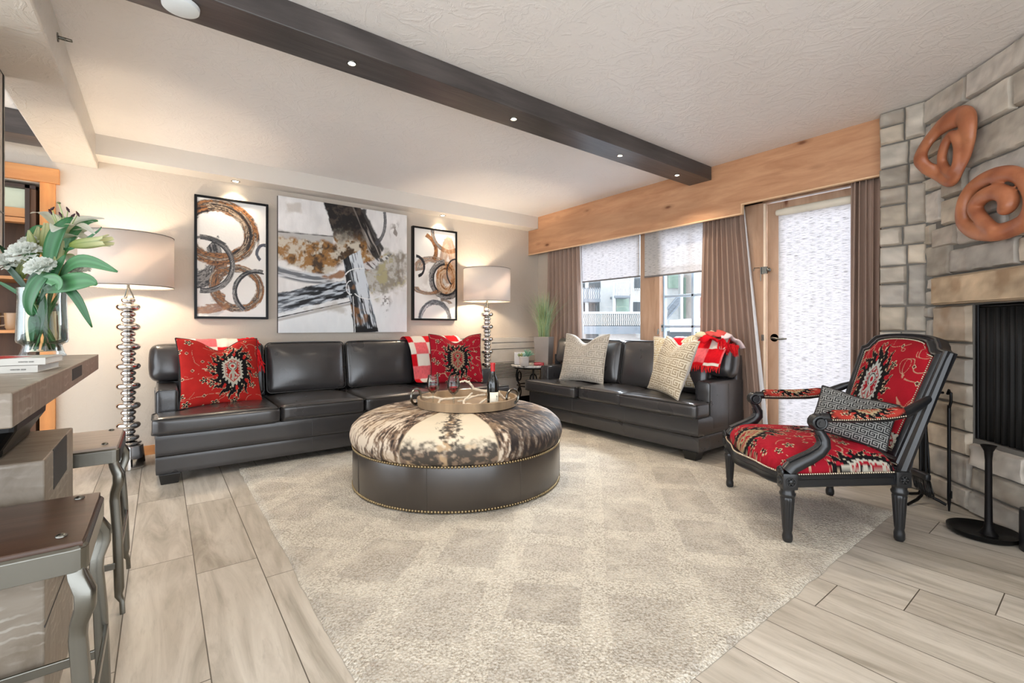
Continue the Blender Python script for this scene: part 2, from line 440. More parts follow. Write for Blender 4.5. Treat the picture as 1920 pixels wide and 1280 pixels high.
# ================================================================== THE ROOM
CZ = 2.49; WY = 4.82; WX = 4.125
m = MB(); m.box(-3.4, 4.3, -3.2, 5.6, -.12, 0); struct('floor', m, M_FLOOR)
m = MB(); m.box(-3.4, 4.3, -3.2, 5.6, CZ, CZ+.15); struct('ceiling', m, M_CEIL)
m = MB(); m.box(-.70, 4.3, WY, WY+.16, 0, CZ); m.box(-3.4, -.70, WY, WY+.16, 2.11, CZ); m.box(-3.4, -1.75, WY, WY+.16, 0, 2.11)
m.box(-1.75, -.60, WY+.78, WY+.86, 0, 2.3); m.box(-.70, -.60, WY+.16, WY+.78, 0, 2.3); m.box(-1.85, -1.75, WY+.16, WY+.86, 0, 2.3); m.box(-1.85, -.6, WY+.16, WY+.86, 2.3, 2.4)
struct('wall_back', m, M_WALL)
# window wall with openings for two windows and the balcony door
m = MB(); x0, x1 = WX, WX+.14
m.box(x0, x1, 4.30, WY, 0, CZ); m.box(x0, x1, 3.12, 4.30, 0, .62); m.box(x0, x1, 3.12, 4.30, 2.10, CZ)
m.box(x0, x1, 2.10, 2.94, 0, .62); m.box(x0, x1, 2.10, 2.94, 2.10, CZ); m.box(x0, x1, 2.94, 3.12, 0, .62); m.box(x0, x1, 2.94, 3.12, 2.1, CZ)
m.box(x0, x1, 2.0, 2.10, 0, CZ); m.box(x0, x1, .985, 2.0, 2.19, CZ); m.box(x0, x1, .5, .985, 0, CZ)
struct('wall_window', m, M_WALL)
# soffit, beams
m = MB(); m.box(-.385, 3.952, 4.62, WY, 2.337, CZ); struct('trim_1', m, M_SOFF, smooth=False)
m = MB(); m.box(-.645, -.385, -.6, WY, 2.28, CZ); o = struct('trim_2', m, M_PBEAM, smooth=False, bevel=.008)
m = MB(); m.box(-.385, 3.95, 2.215, 2.435, 2.37, CZ); struct('trim_3', m, M_DBEAM, smooth=False, bevel=.004)
m = MB(); m.box(-2.4, -.645, 4.42, 4.66, 2.33, CZ); struct('trim_4', m, M_DBEAM, smooth=False, bevel=.004)
m = MB(); m.box(-.62, 3.25, WY-.016, WY, 0, .075); struct('baseboard_back', m, M_PINEOH, smooth=False)
# timber doorway frame on the back wall
m = MB(); m.box(-.705, -.622, WY-.03, WY+.02, .0, 2.112); struct('trim_5', m, M_PINEO, smooth=False, bevel=.003)
m = MB(); m.box(-1.9, -.60, WY-.04, WY+.02, 2.112, 2.222); struct('trim_6', m, M_PINEOH, smooth=False, bevel=.003)
# post between the windows
m = MB(); m.box(WX-.004, WX+.10, 2.94, 3.12, .62, 2.1); struct('trim_7', m, M_PINEV, smooth=False, bevel=.003)

# windows ---------------------------------------------------------------
M_WFRAME = plain('window_frame_paint', (.62, .68, .74), .45)
def window(name, ya, yb, za, zb, mv, mh, fw=.045):
    m = MB(); X = WX+.05
    m.box(X, X+.05, ya, ya+fw, za, zb); m.box(X, X+.05, yb-fw, yb, za, zb); m.box(X, X+.05, ya, yb, za, za+fw); m.box(X, X+.05, ya, yb, zb-fw, zb)
    fr = struct(name, m, M_WFRAME, smooth=False, bevel=.004)
    if mv or mh:
        m = MB()
        for y in mv: m.box(X+.008, X+.042, y-.013, y+.013, za, zb)
        for z in mh: m.box(X+.008, X+.042, ya, yb, z-.013, z+.013)
        m.build('muntins', M_WFRAME, fr, smooth=False, bevel=.003)
    m = MB(); m.box(X+.022, X+.028, ya+.01, yb-.01, za+.01, zb-.01); m.build('glass_pane', M_PANE, fr, smooth=False)
    return fr
w1 = window('window_1', 3.12, 4.30, .62, 2.10, [], [])
w2 = window('window_2', 2.10, 2.915, .62, 2.10, [2.545], [1.05, 1.362, .74, 1.69], .055)
m = MB(); m.box(WX-.012, WX+.05, 2.875, 2.94, .62, 2.1); m.build('window_casing', M_PINEV, w2, smooth=False, bevel=.003)
m = MB(); m.box(WX+.02, WX+.05, 2.872, 2.90, 1.0, 1.07); m.tube([(WX+.02, 2.885, 1.03), (WX-.02, 2.885, 1.02), (WX-.025, 2.885, .97)], .007, 8); m.build('window_latch', M_STEEL, w2)
# door -------------------------------------------------------------------
m = MB(); m.box(WX-.02, WX+.12, 1.835, 2.02, 0, 2.19); m.box(WX-.02, WX+.12, .955, .985, 0, 2.19); m.box(WX-.02, WX+.12, .955, 2.02, 2.105, 2.20)
dr = struct('door_1', m, M_PINEV, smooth=False, bevel=.004)
m = MB(); X = WX+.005
m.box(X, X+.045, 1.705, 1.815, .0, 2.095); m.box(X, X+.045, .99, 1.08, .0, 2.095); m.box(X, X+.045, 1.08, 1.705, 2.0, 2.095); m.box(X, X+.045, 1.08, 1.705, 0, .22)
m.build('door_leaf', M_PINEV, dr, smooth=False, bevel=.003)
m = MB(); m.box(X+.02, X+.026, 1.08, 1.705, .22, 2.0); m.build('glass_pane', M_PANE, dr, smooth=False)
m = MB(); m.box(WX-.022, WX+.004, 1.815, 1.834, 0, 2.1); m.build('weather_strip', plain('pale_strip', (.93, .84, .74), .4), dr, smooth=False)
m = MB(); m.lathe([(.001, -.012), (.030, -.012), (.033, -.006), (.033, .0)], (X, 1.757, .955), 24, (-1, 0, 0)); m.tube([(X-.01, 1.757, .955), (X-.05, 1.757, .955), (X-.058, 1.74, .953), (X-.056, 1.69, .945), (X-.052, 1.64, .95)], [.010, .010, .010, .008, .006], 10)
m.build('lever_handle', M_STEEL, dr)
m = MB(); m.box(WX-.03, WX-.018, 1.80, 1.85, 1.50, 1.56); m.tube([(WX-.03, 1.86, 1.555), (WX-.045, 1.90, 1.555), (WX-.045, 1.905, 1.53)], .004, 8); m.sphere((WX-.035, 1.785, 1.53), .018, 8); m.tube([(WX-.035, 1.85, 1.56), (WX-.035, 1.85, 1.44)], .004, 8)
m.build('swing_latch', M_STEEL, dr)
m = MB(); m.box(WX-.026, WX-.018, 1.83, 1.85, .93, .98); m.build('strike_plate', M_STEEL, dr, smooth=False)

# valance ------------------------------------------------------------------
def valance():
    t = thing('window_valance', (3.95, .93, 2.02), 'long knotty pine board valance across the top of the window wall, stepped above the door', 'valance')
    m = MB(); out = [(.93, 2.10), (1.949, 2.10), (1.949, 2.02), (4.82, 2.02), (4.82, 2.336), (4.62, 2.336), (4.62, 2.49), (.93, 2.49)]
    R = Matrix(((0, 0, 1, 0), (1, 0, 0, 0), (0, 1, 0, 0), (0, 0, 0, 1)))
    m.prism(out, 3.955, 3.975, R); m.build('face_board', M_PINE2, t, smooth=False, world=True)
    m = MB(); m.box(3.953, 4.12, .912, .93, 2.094, 2.49); m.build('end_board', M_PINEO, t, smooth=False, world=True)
    m = MB(); m.box(3.947, 3.98, .915, 1.945, 2.090, 2.1); m.box(3.947, 3.98, 1.945, 4.82, 2.010, 2.02); m.box(3.947, 3.98, 1.94, 1.95, 2.01, 2.1)
    m.build('bottom_lip', plain('pale_pine_lip', (.90, .76, .60), .45), t, smooth=False, world=True)
M_PINE2 = wood('valance_pine', (.81, .62, .47), (.72, .52, .38), (7, 1, 7), .40, True, .08)
valance()

# roller shades
def shade(label, X, ya, yb, zt, zb, cassette=False):
    t = thing('roller_shade', (X, ya, zb), label, 'blind', group='woven roller shades')
    m = MB(); m.box(X, X+.0012, ya, yb, zb, zt); m.build('shade_cloth', M_SHADE, t, smooth=False, world=True)
    m = MB(); m.tube([(X, ya, zb), (X, yb, zb)], .009, 10); m.build('bottom_bar', plain('shade_bar', (.45, .43, .42), .5) if not cassette else M_LINING, t, world=True)
    m = MB()
    if cassette: m.rbox((X-.018, (ya+yb)/2, zt+.005), (.05, yb-ya+.03, .062), .028, 6); m.build('cassette', plain('cassette_cream', (.86, .83, .76), .45), t, world=True)
    else: m.tube([(X-.004, ya, zt+.02), (X-.004, yb, zt+.02)], .016, 14); m.build('roller_tube', M_LINING, t, world=True)
shade('light grey woven roller shade half down over the left window', WX-.016, 3.118, 4.26, 2.055, 1.592)
shade('shaded grey woven roller shade half down over the gridded casement window', WX-.016, 2.13, 3.055, 2.055, 1.578)
shade('full length white woven roller shade covering the glass of the balcony door', WX-.024, 1.10, 1.712, 1.99, .14, True)

# curtains -------------------------------------------------------------------
def curtain(label, y0t, y1t, y0b, y1b, x, nf, seed, lining=None, zt=2.12, xc=(4.036, 4.092)):
    t = thing('curtain', (x, (y0b+y1b)/2, .012), label, 'curtain', group='taupe pleated curtains')
    nu, nv = nf*14+1, 30
    u = np.linspace(0, 1, nu)[:, None]; v = np.linspace(0, 1, nv)[None, :]
    y = (y0t*(1-u)+y1t*u)*(1-v)+(y0b*(1-u)+y1b*u)*v
    ph = u*nf*2*PI+1.2*vnoise(u*nf*.7, v*1.5, seed)*2
    amp = (.026+.016*v)*(.5+1.0*vnoise(u*nf*.9, v*.8, seed+1))
    X = x-.5*0+np.sin(ph)*amp+.012*np.sin(ph*2+1)*v
    X = np.clip(X, *xc)
    Z = zt*(1-v)+.012*v+0*u
    P = np.stack([X+0*v, y+0*X+.008*np.cos(ph), Z+0*X], -1)
    m = MB(); m.grid(P); o = m.build('curtain_cloth', M_CURT, t, angle=180, solid=.004, world=True)
    if lining:
        v = np.linspace(0, 1, nv); Yl = (lining[0]*(1-v)+lining[1]*v); m = MB()
        P = np.stack([np.stack([x-.005+.02*s_+0*v, Yl-.035*v*s_, zt*(1-v)+.012*v], -1) for s_ in (0, .5, 1)], 0)
        m.grid(P); m.build('lining', M_LINING, t, angle=180, solid=.002, world=True)
curtain('taupe curtain at the far left end of the windows behind the grass plant', 4.56, 3.97, 4.58, 3.90, 4.066, 8, 3, (3.97, 3.90))
curtain('taupe curtain gathered between the gridded window and the door', 2.36, 1.99, 2.42, 1.80, 4.066, 9, 11, (1.985, 1.80))
curtain('taupe curtain hanging beside the stone wall right of the door', 1.17, .985, 1.19, .985, 4.015, 5, 21, xc=(3.98, 4.05))

# downlights -----------------------------------------------------------------
def downlight(x, y, z, label, group, r=.028):
    t = thing('downlight', (x, y, z), label, 'light', group=group)
    m = MB(); m.lathe([(r*1.0, .0), (r*1.05, -.004), (r*1.35, -.004), (r*1.4, 0)], (0, 0, 0), 24, close=False); m.build('trim_ring', M_STEEL, t)
    m = MB(); m.lathe([(.0001, -.002), (r*.8, -.003), (r, 0)], (0, 0, 0), 20, close=False); m.build('bulb', M_BULB, t)
for k, (x, y) in enumerate(BEAM_LIGHTS):
    downlight(x, y, 2.3695, ['small bright downlight in the dark beam, nearest the camera', 'small bright downlight in the dark beam, second from the left', 'small bright downlight in the dark beam, second from the valance', 'small bright downlight in the dark beam, right by the pine valance'][k], 'downlights in the dark beam', .017)
downlight(WALL_LIGHTS[0][0], WALL_LIGHTS[0][1], 2.3365, 'small recessed light in the soffit above the left circle painting', 'downlights in the soffit', .025)
downlight(WALL_LIGHTS[1][0], WALL_LIGHTS[1][1], 2.3365, 'small recessed light in the soffit above the right circle painting', 'downlights in the soffit', .025)
for k, (x, y) in enumerate(FILL_LIGHTS):   # made-up disc fixtures above the added fill spots
    m = MB(); m.lathe([(.0001, -.004), (.06, -.004), (.075, -.008), (.085, 0)], (x, y, CZ), 28, close=False); struct('trim_%d' % (9+k), m, M_LINING)
m = MB(); m.lathe([(.062, 0), (.066, -.004), (.064, -.02), (.05, -.026), (.0001, -.027)], (.066, 2.322, 2.37), 40)
tag(m.build('smoke_detector', plain('detector_white', (.88, .90, .90), .5)), 'round white disc detector under the near end of the dark beam', 'smoke detector')
t = thing('fire_sprinkler', (-.385, 3.02, 2.41), 'tiny chrome sprinkler head on the side of the plaster beam', 'sprinkler')
m = MB(); m.lathe([(.022, 0), (.02, .004), (.008, .006), (.008, .03)], (0, 0, 0), 20, (1, 0, 0)); m.build('escutcheon', M_STEEL, t)
m = MB(); m.tube([(.025, -.012, 0), (.05, -.008, 0), (.05, .008, 0), (.025, .012, 0)], .003, 6); m.build('deflector', M_STEEL, t)

# ------------------------------------------------------------------ stone fireplace wall
SD = Vector((-.73503, -.67803, 0)); SN = Vector((-.67803, .73503, 0)); SP = Vector((3.885, .705, 0))
def SW(t, z, out=0): return SP+SD*t+SN*out+Vector((0, 0, z))
def ashlar(t0, t1, z0, z1, rnd, hmin=.10, hmax=.27, wmin=.18, wmax=.55):
    R = []; z = z0
    while z < z1-.02:
        h = rnd.uniform(hmin, hmax)
        if z1-(z+h) < hmin*.8: h = z1-z
        t = t0
        while t < t1-.02:
            ww = rnd.uniform(wmin, wmax)*(1.0 if h < .2 else .8)
            if t1-(t+ww) < wmin*.6: ww = t1-t
            if h > .19 and rnd.random() < .38 and ww > .2:
                k = rnd.uniform(.35, .65); R += [(t, t+ww, z, z+h*k)]
                if rnd.random() < .5: R += [(t, t+ww*.45, z+h*k, z+h), (t+ww*.45, t+ww, z+h*k, z+h)]
                else: R += [(t, t+ww, z+h*k, z+h)]
            else: R.append((t, t+ww, z, z+h))
            t += ww
        z += h
    return R
def stones(mb, rects, P0, D, N, rnd, gap=.0032, prot=(.020, .040), tone=None):
    D = np.array(D); N = np.array(N); P0 = np.array(P0)
    for (a, b, c, d) in rects:
        a += gap; b -= gap; c += gap; d -= gap
        if b-a < .01 or d-c < .01: continue
        nu = max(6, int((b-a)/.016)+3); nv = max(6, int((d-c)/.016)+3)
        gr = lambda n_, L: np.r_[0, min(.004/L, .1), np.linspace(min(.011/L, .2), 1-min(.011/L, .2), n_-4), 1-min(.004/L, .1), 1]
        u = gr(nu, b-a)[:, None]+np.zeros((1, nv)); v = gr(nv, d-c)[None, :]+np.zeros((nu, 1))
        T = a+(b-a)*u; Z = c+(d-c)*v
        ed = np.minimum(np.minimum(u*(b-a), (1-u)*(b-a)), np.minimum(v*(d-c), (1-v)*(d-c)))
        h = rnd.uniform(*prot); s1 = rnd.randint(0, 90)
        rough = (fbm(T*9+s1, Z*9, 31, 4)-.5)*.016+(fbm(T*40, Z*40+s1, 32, 2)-.5)*.007
        O = np.where(ed <= 1e-6, -.008, h*sm(-.002, .010, ed)+rough)
        wob = (fbm(T*14+s1, Z*14, 33, 2)-.5)*.009
        T2 = T+wob*(ed <= .03); Z2 = Z+(fbm(T*12, Z*12+s1, 35, 2)-.5)*.007*(ed <= .03)
        P = P0+T2[..., None]*D+O[..., None]*N; P[..., 2] = Z2
        g = rnd.uniform(-.07, .07)
        if tone is not None: base = L3(*tone)
        else: base = L3(*rnd.choice([(.76, .725, .675), (.72, .68, .625), (.78, .745, .69), (.70, .67, .63), (.75, .70, .63), (.77, .735, .69)]))
        base = base*(1+g*2)
        n1 = fbm(T*5+s1, Z*16, 36, 4)[..., None]; n2 = fbm(T*22, Z*30+s1, 37, 3)[..., None]
        Cc = base*(.62+.72*n1)*(.74+.50*n2)
        rust = sm(.58, .75, fbm(T*7+s1, Z*7+9, 38, 4))
        Cc = mix(Cc, L3(.58, .45, .33), rust*(.5 if tone is not None else .18))
        mb.grid(P, Cc)
rnd = random.Random(5)
SWall = MB()
OT0, OT1, OZ0, OZ1 = .315, 1.35, .42, 1.175
R = [(-.085, .30, 2.33, 2.49), (.30, .95, 2.33, 2.49), (-.085, .02, 2.22, 2.33), (.02, .12, 2.20, 2.33), (.12, .60, 2.15, 2.33), (-.085, .12, 2.12, 2.21), (-.085, .20, 1.99, 2.12), (.20, .75, 1.95, 2.15),
     (-.085, .11, 1.90, 1.99), (.11, .30, 1.82, 1.98), (.30, .8, 1.76, 1.95), (-.085, .10, 1.70, 1.90), (.10, .30, 1.66, 1.82), (-.085, .03, 1.56, 1.70), (.03, .22, 1.53, 1.66), (.22, .55, 1.52, 1.66), (.30, .55, 1.66, 1.76), (.55, .8, 1.50, 1.76),
     (-.085, .17, 1.36, 1.56), (.17, .62, 1.36, 1.51), (.62, .8, 1.36, 1.5)]
R += ashlar(.95, 2.6, 2.33, 2.49, rnd); R += ashlar(.75, 2.6, 1.95, 2.33, rnd); R += [(.60, .75, 2.15, 2.33)]; R += ashlar(.8, 2.6, 1.36, 1.95, rnd)
R += [(-.085, .065, 1.28, 1.36), (-.085, .065, 1.18, 1.28), (-.085, .03, 1.10, 1.18), (-.085, .03, .96, 1.10)]
R += ashlar(-.085, .315, 0, .955, rnd, .11, .19, .22, .42); R += ashlar(.315, 1.35, 0, .40, rnd, .12, .15, .28, .5); R += ashlar(1.36, 2.6, 0, 1.17, rnd)
R += ashlar(1.72, 2.6, 1.17, 1.36, rnd, .18, .19)
stones(SWall, R, SP, SD, SN, rnd)
stones(SWall, [(.035, .312, .957, 1.178)], SP, SD, SN, rnd, prot=(.03, .035), tone=(.72, .65, .57))
# pier facing the room beside the door
PR = []
z = 0
while z < CZ-.01:
    h = rnd.uniform(.11, .30); h = min(h, CZ-z)
    if CZ-z-h < .06: h = CZ-z
    k = rnd.uniform(.085, .13)
    PR += [(0, k, z, z+h)]
    PR += ([(k, .245, z, z+h)] if h < .17 else [(k, .245, z, z+h*.55), (k, .245, z+h*.55, z+h)]); z += h
stones(SWall, PR, (3.885, .735, 0), (0, 1, 0), (-1, 0, 0), rnd, prot=(.014, .028))
# far side of the pier
stones(SWall, ashlar(0, .22, 0, CZ, rnd, .1, .25, .1, .22), (3.89, .965, 0), (1, 0, 0), (0, 1, 0), rnd, prot=(.004, .012))
# mortar core behind the stones
core = [(SW(-.11, 0), SW(OT0, 0)), (SW(OT1, 0), SW(2.7, 0))]
def wallbox(t0, t1, z0, z1, thick=.5):
    V = [];
    for z in (z0, z1):
        for t, o_ in ((t0, 0), (t1, 0), (t1, -thick), (t0, -thick)): V.append(tuple(SW(t, z, o_)))
    SWall.add(V, [(0,3,2,1),(4,5,6,7),(0,1,5,4),(1,2,6,5),(2,3,7,6),(3,0,4,7)], L3(.46, .445, .42))
wallbox(-.02, OT0, 0, CZ); wallbox(OT0, OT1, 0, OZ0); wallbox(OT0, OT1, OZ1, CZ); wallbox(OT1, 2.7, 0, CZ)
SWall.box(3.888, 4.125, .5, .968, 0, CZ, L3(.46, .445, .42))
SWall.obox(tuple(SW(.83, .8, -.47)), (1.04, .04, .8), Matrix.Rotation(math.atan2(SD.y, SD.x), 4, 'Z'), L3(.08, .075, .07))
struct('wall_right', SWall, M_STONE, angle=60)
ml = MB(); stones(ml, [(.07, 1.72, 1.178, 1.354)], SP, SD, SN, rnd, prot=(.062, .07), tone=(.80, .70, .58))
c0, c1 = .08, 1.71
V = []
for z in (1.183, 1.350):
    for t_, o_ in ((c0, .05), (c1, .05), (c1, -.01), (c0, -.01)): V.append(tuple(SW(t_, z, o_)))
ml.add(V, [(0,3,2,1),(4,5,6,7),(0,1,5,4),(1,2,6,5),(2,3,7,6),(3,0,4,7)], L3(.66, .58, .48))
struct('trim_8', ml, M_STONE, angle=60)

# fireplace screen
def mesh_screen():
    k = NT('mesh_screen_black', .6, .5, (.07, .07, .075), .4); v = k.co((1, 1, 1), (0, 0, -math.atan2(SD.y, SD.x)))
    ck = k.n('ShaderNodeTexChecker', Scale=230); mp = k.n('ShaderNodeMapping'); mp.inputs['Rotation'].default_value = (0, math.radians(45), 0); k.l(v, mp.inputs[0]); k.l(mp.outputs[0], ck.inputs[0])
    k.color(k.mixc((.035, .035, .04), (.22, .215, .21), ck.outputs['Fac'])); return k.m
t = thing('fireplace_screen', SW(OT0, OZ0, -.03), 'black woven mesh curtain screen hanging in the fireplace opening', 'fireplace screen')
nu = 150; u = np.linspace(OT0+.004, OT1-.004, nu); zz = np.linspace(OZ0+.004, OZ1-.02, 4)
P = np.zeros((nu, 4, 3))
for j, z in enumerate(zz):
    for i in range(nu):
        P[i, j] = SW(u[i], z, -.02+.008*math.sin(u[i]*150+2*math.sin(u[i]*9)))
m = MB(); m.grid(P); m.build('mesh_curtain', mesh_screen(), t, angle=180, solid=.002, world=True)
m = MB(); m.tube([SW(OT0+.004, OZ1-.012, -.02), SW(OT1-.004, OZ1-.012, -.02)], .008, 10); m.build('top_rod', M_BLACK, t, world=True)
m = MB(); m.tube([SW(OT0+.012, OZ0+.004, -.012), SW(OT0+.012, OZ1-.005, -.012)], .009, 8); m.build('side_rail', M_BLACK, t, world=True)

# ------------------------------------------------------------------ exterior across the street
F = Vector((.60629, .79525, 0)); Rr = Vector((.79525, -.60629, 0))
def ext(d, px, py): return F*d+Rr*((px-960)/864.7*d)+Vector((0, 0, 1.05+(612-py)/864.7*d))
M_EW = plain('white_stucco_outside', (.72, .72, .71), .8); M_EG = plain('grey_eave', (.44, .46, .48), .7); M_ED = plain('dark_opening', (.22, .24, .25), .4)
M_EP = plain('pinkish_stucco', (.74, .70, .67), .8); M_ER = plain('red_window_frame', (.66, .20, .18), .6); M_EGL = plain('green_glass', (.52, .60, .54), .3)
def eb(name, mat, root, d, px0, px1, py0, py1, thick=.3, dz=0):
    """solid block standing outside: front face at depth d, thick metres deep"""
    a = ext(d, px0, py1); b = ext(d, px1, py0); V = []
    for z in (a.z, b.z):
        for p, o_ in ((a, 0), (b, 0), (b, thick), (a, thick)): V.append((p.x+F.x*o_, p.y+F.y*o_, z))
    m = MB(); m.add(V, [(0,3,2,1),(4,5,6,7),(0,1,5,4),(1,2,6,5),(2,3,7,6),(3,0,4,7)])
    return m.build(name, mat, root, smooth=False, world=True)
def balu(name, mat, root, d, px0, px1, py0, py1, n, slant=0, thick=.05):
    m = MB(); h = ext(d, px0, py0).z-ext(d, px0, py1).z; z1 = ext(d, px0, py1).z
    L = (ext(d, px1, py0)-ext(d, px0, py0)).length; wdt = L/n*.5
    for i in range(n):
        p = ext(d, px0+(px1-px0)*(i+.5)/n, py1)
        V = []
        ks = [(0, 0), (.25, .5), (.5, 0), (.75, .5), (1, 0)]
        for zt, sh in ks:
            for a_, o_ in ((-.5, 0), (.5, 0), (.5, thick), (-.5, thick)):
                q = p+Rr*(a_*wdt+sh*wdt*1.0)+F*o_; V.append((q.x, q.y, z1+h*zt))
        Fc = []
        for r_ in range(4):
            for s_ in range(4): Fc.append((r_*4+s_, r_*4+(s_+1) % 4, (r_+1)*4+(s_+1) % 4, (r_+1)*4+s_))
        m.add(V, Fc)
    return m.build(name, mat, root, smooth=False, world=True)
D = 20
b1 = thing('chalet_building', ext(D+1.2, 1150, 660), 'white chalet building with carved balcony railings seen through the left window', 'building')
eb('wall', M_EW, b1, D+1.2, 1060, 1236, 340, 660, 6)
for px0, px1, py0, py1 in [(1092, 1126, 516, 541), (1094, 1124, 566, 586), (1156, 1180, 560, 584), (1188, 1203, 566, 588), (1190, 1204, 520, 545)]: eb('window', M_ED if px0 != 1156 else M_EGL, b1, D+1.15, px0, px1, py0, py1, .1)
for px in (1101, 1152, 1184): eb('post', M_EW, b1, D+.35, px-2.5, px+2.5, 500, 600, .2)
eb('balcony_floor', M_EG, b1, D+.2, 1092, 1126, 560, 566, 1.0); balu('railing', M_EG, b1, D+.3, 1092, 1126, 539, 560, 8)
eb('balcony_floor', M_EG, b1, D+.2, 1153, 1182, 554, 558, 1.0); balu('railing', M_EW, b1, D+.25, 1154, 1181, 527, 554, 9)
balu('railing', M_EW, b1, D+.25, 1187, 1204, 540, 556, 5)
b2 = thing('chalet_terrace', ext(D-2, 1150, 700), 'low terrace with a long zigzag cut railing and grey fascia outside the left window', 'building')
eb('terrace_front', M_EG, b2, D-2, 1060, 1226, 611, 626, 2.5); eb('shopfront', M_EP, b2, D-1.6, 1060, 1226, 626, 720, 2)
balu('railing', M_EW, b2, D-1.95, 1094, 1132, 588, 610, 14); balu('railing', M_EW, b2, D-1.95, 1132, 1212, 588, 610, 22)
eb('rail_cap', M_EW, b2, D-2.0, 1060, 1226, 584, 588, .15); eb('rail_backing', M_ED, b2, D-1.7, 1060, 1226, 588, 611, .05)
eb('window', M_ED, b2, D-1.65, 1099, 1122, 626, 645, .08); eb('window', M_EGL, b2, D-1.65, 1074, 1094, 628, 645, .08)
b3 = thing('neighbouring_house', ext(D+2, 1320, 660), 'pale house with a red framed window seen through the gridded window', 'building')
eb('wall', M_EP, b3, D+2, 1298, 1400, 380, 640, 5); eb('wing', M_EW, b3, D+3, 1240, 1298, 380, 640, 4)
fr = eb('window_frame', M_ER, b3, D+1.9, 1315, 1342, 557, 597, .12); eb('window_glass', M_ED, fr, D+1.85, 1318, 1339, 560, 594, .1)
eb('window', M_EGL, b3, D+2.9, 1253, 1272, 500, 540, .1); eb('door_post', M_EW, b3, D+2.2, 1276, 1281, 500, 598, .3); eb('door_panel', M_EGL, b3, D+2.8, 1283, 1294, 520, 596, .1)
m = MB()
for k in range(12):
    a = ext(D+1.6, 1252+k*1.9, 594-k*2.2); b = ext(D+1.6, 1252+k*1.9+2.5, 577-k*2.2); m.tube([a, b], .03, 6)
m.tube([ext(D+1.55, 1250, 580), ext(D+1.55, 1274, 552)], .05, 6); m.tube([ext(D+1.55, 1250, 598), ext(D+1.55, 1274, 570)], .05, 6)
m.build('stair_railing', M_EG, b3, world=True)
b4 = thing('snowy_garage', ext(D-5, 1300, 700), 'low dark garage with a snow covered sloping roof outside the gridded window', 'building')
V = [ext(D-5, 1256, 622), ext(D-5, 1420, 622), ext(D-1, 1420, 595), ext(D-1, 1256, 606), ext(D-5, 1256, 617), ext(D-5, 1420, 613), ext(D-1, 1420, 588), ext(D-1, 1256, 600)]
m = MB(); m.add([tuple(v) for v in V], [(0,3,2,1),(4,5,6,7),(0,1,5,4),(1,2,6,5),(2,3,7,6),(3,0,4,7)]); m.build('snowy_roof', plain('snow', (.72, .73, .74), .8), b4, smooth=False, world=True)
eb('front', M_ED, b4, D-4.7, 1257, 1400, 621, 700, 3)
m = MB(); m.box(4.6, 60, -30, 60, -4.4, -4.3); o = m.build('street_ground', plain('snowy_street', (.66, .68, .70), .9), smooth=False); o['kind'] = 'structure'
# ================================================================== RUG
m = MB(); nu, nv = 150, 160
gx = np.linspace(.455, 3.30, nu)[:, None]+np.zeros((1, nv)); gy = np.linspace(.762, 3.93, nv)[None, :]+np.zeros((nu, 1))
ex = np.minimum(gx-.455, 3.30-gx); ey = np.minimum(gy-.762, 3.93-gy); e = np.minimum(ex, ey)
wob = (fbm(gx*9, gy*9, 51, 3)-.5)*.02*(e < .001)
gz = np.where(e < .001, .0015, .0115+.0)
m.grid(np.stack([gx+wob, gy+wob, gz], -1)); rug = m.build('area_rug', M_RUG, angle=180)
tag(rug, 'large cream and grey carved wool rug with a diamond block pattern under the ottoman', 'rug')

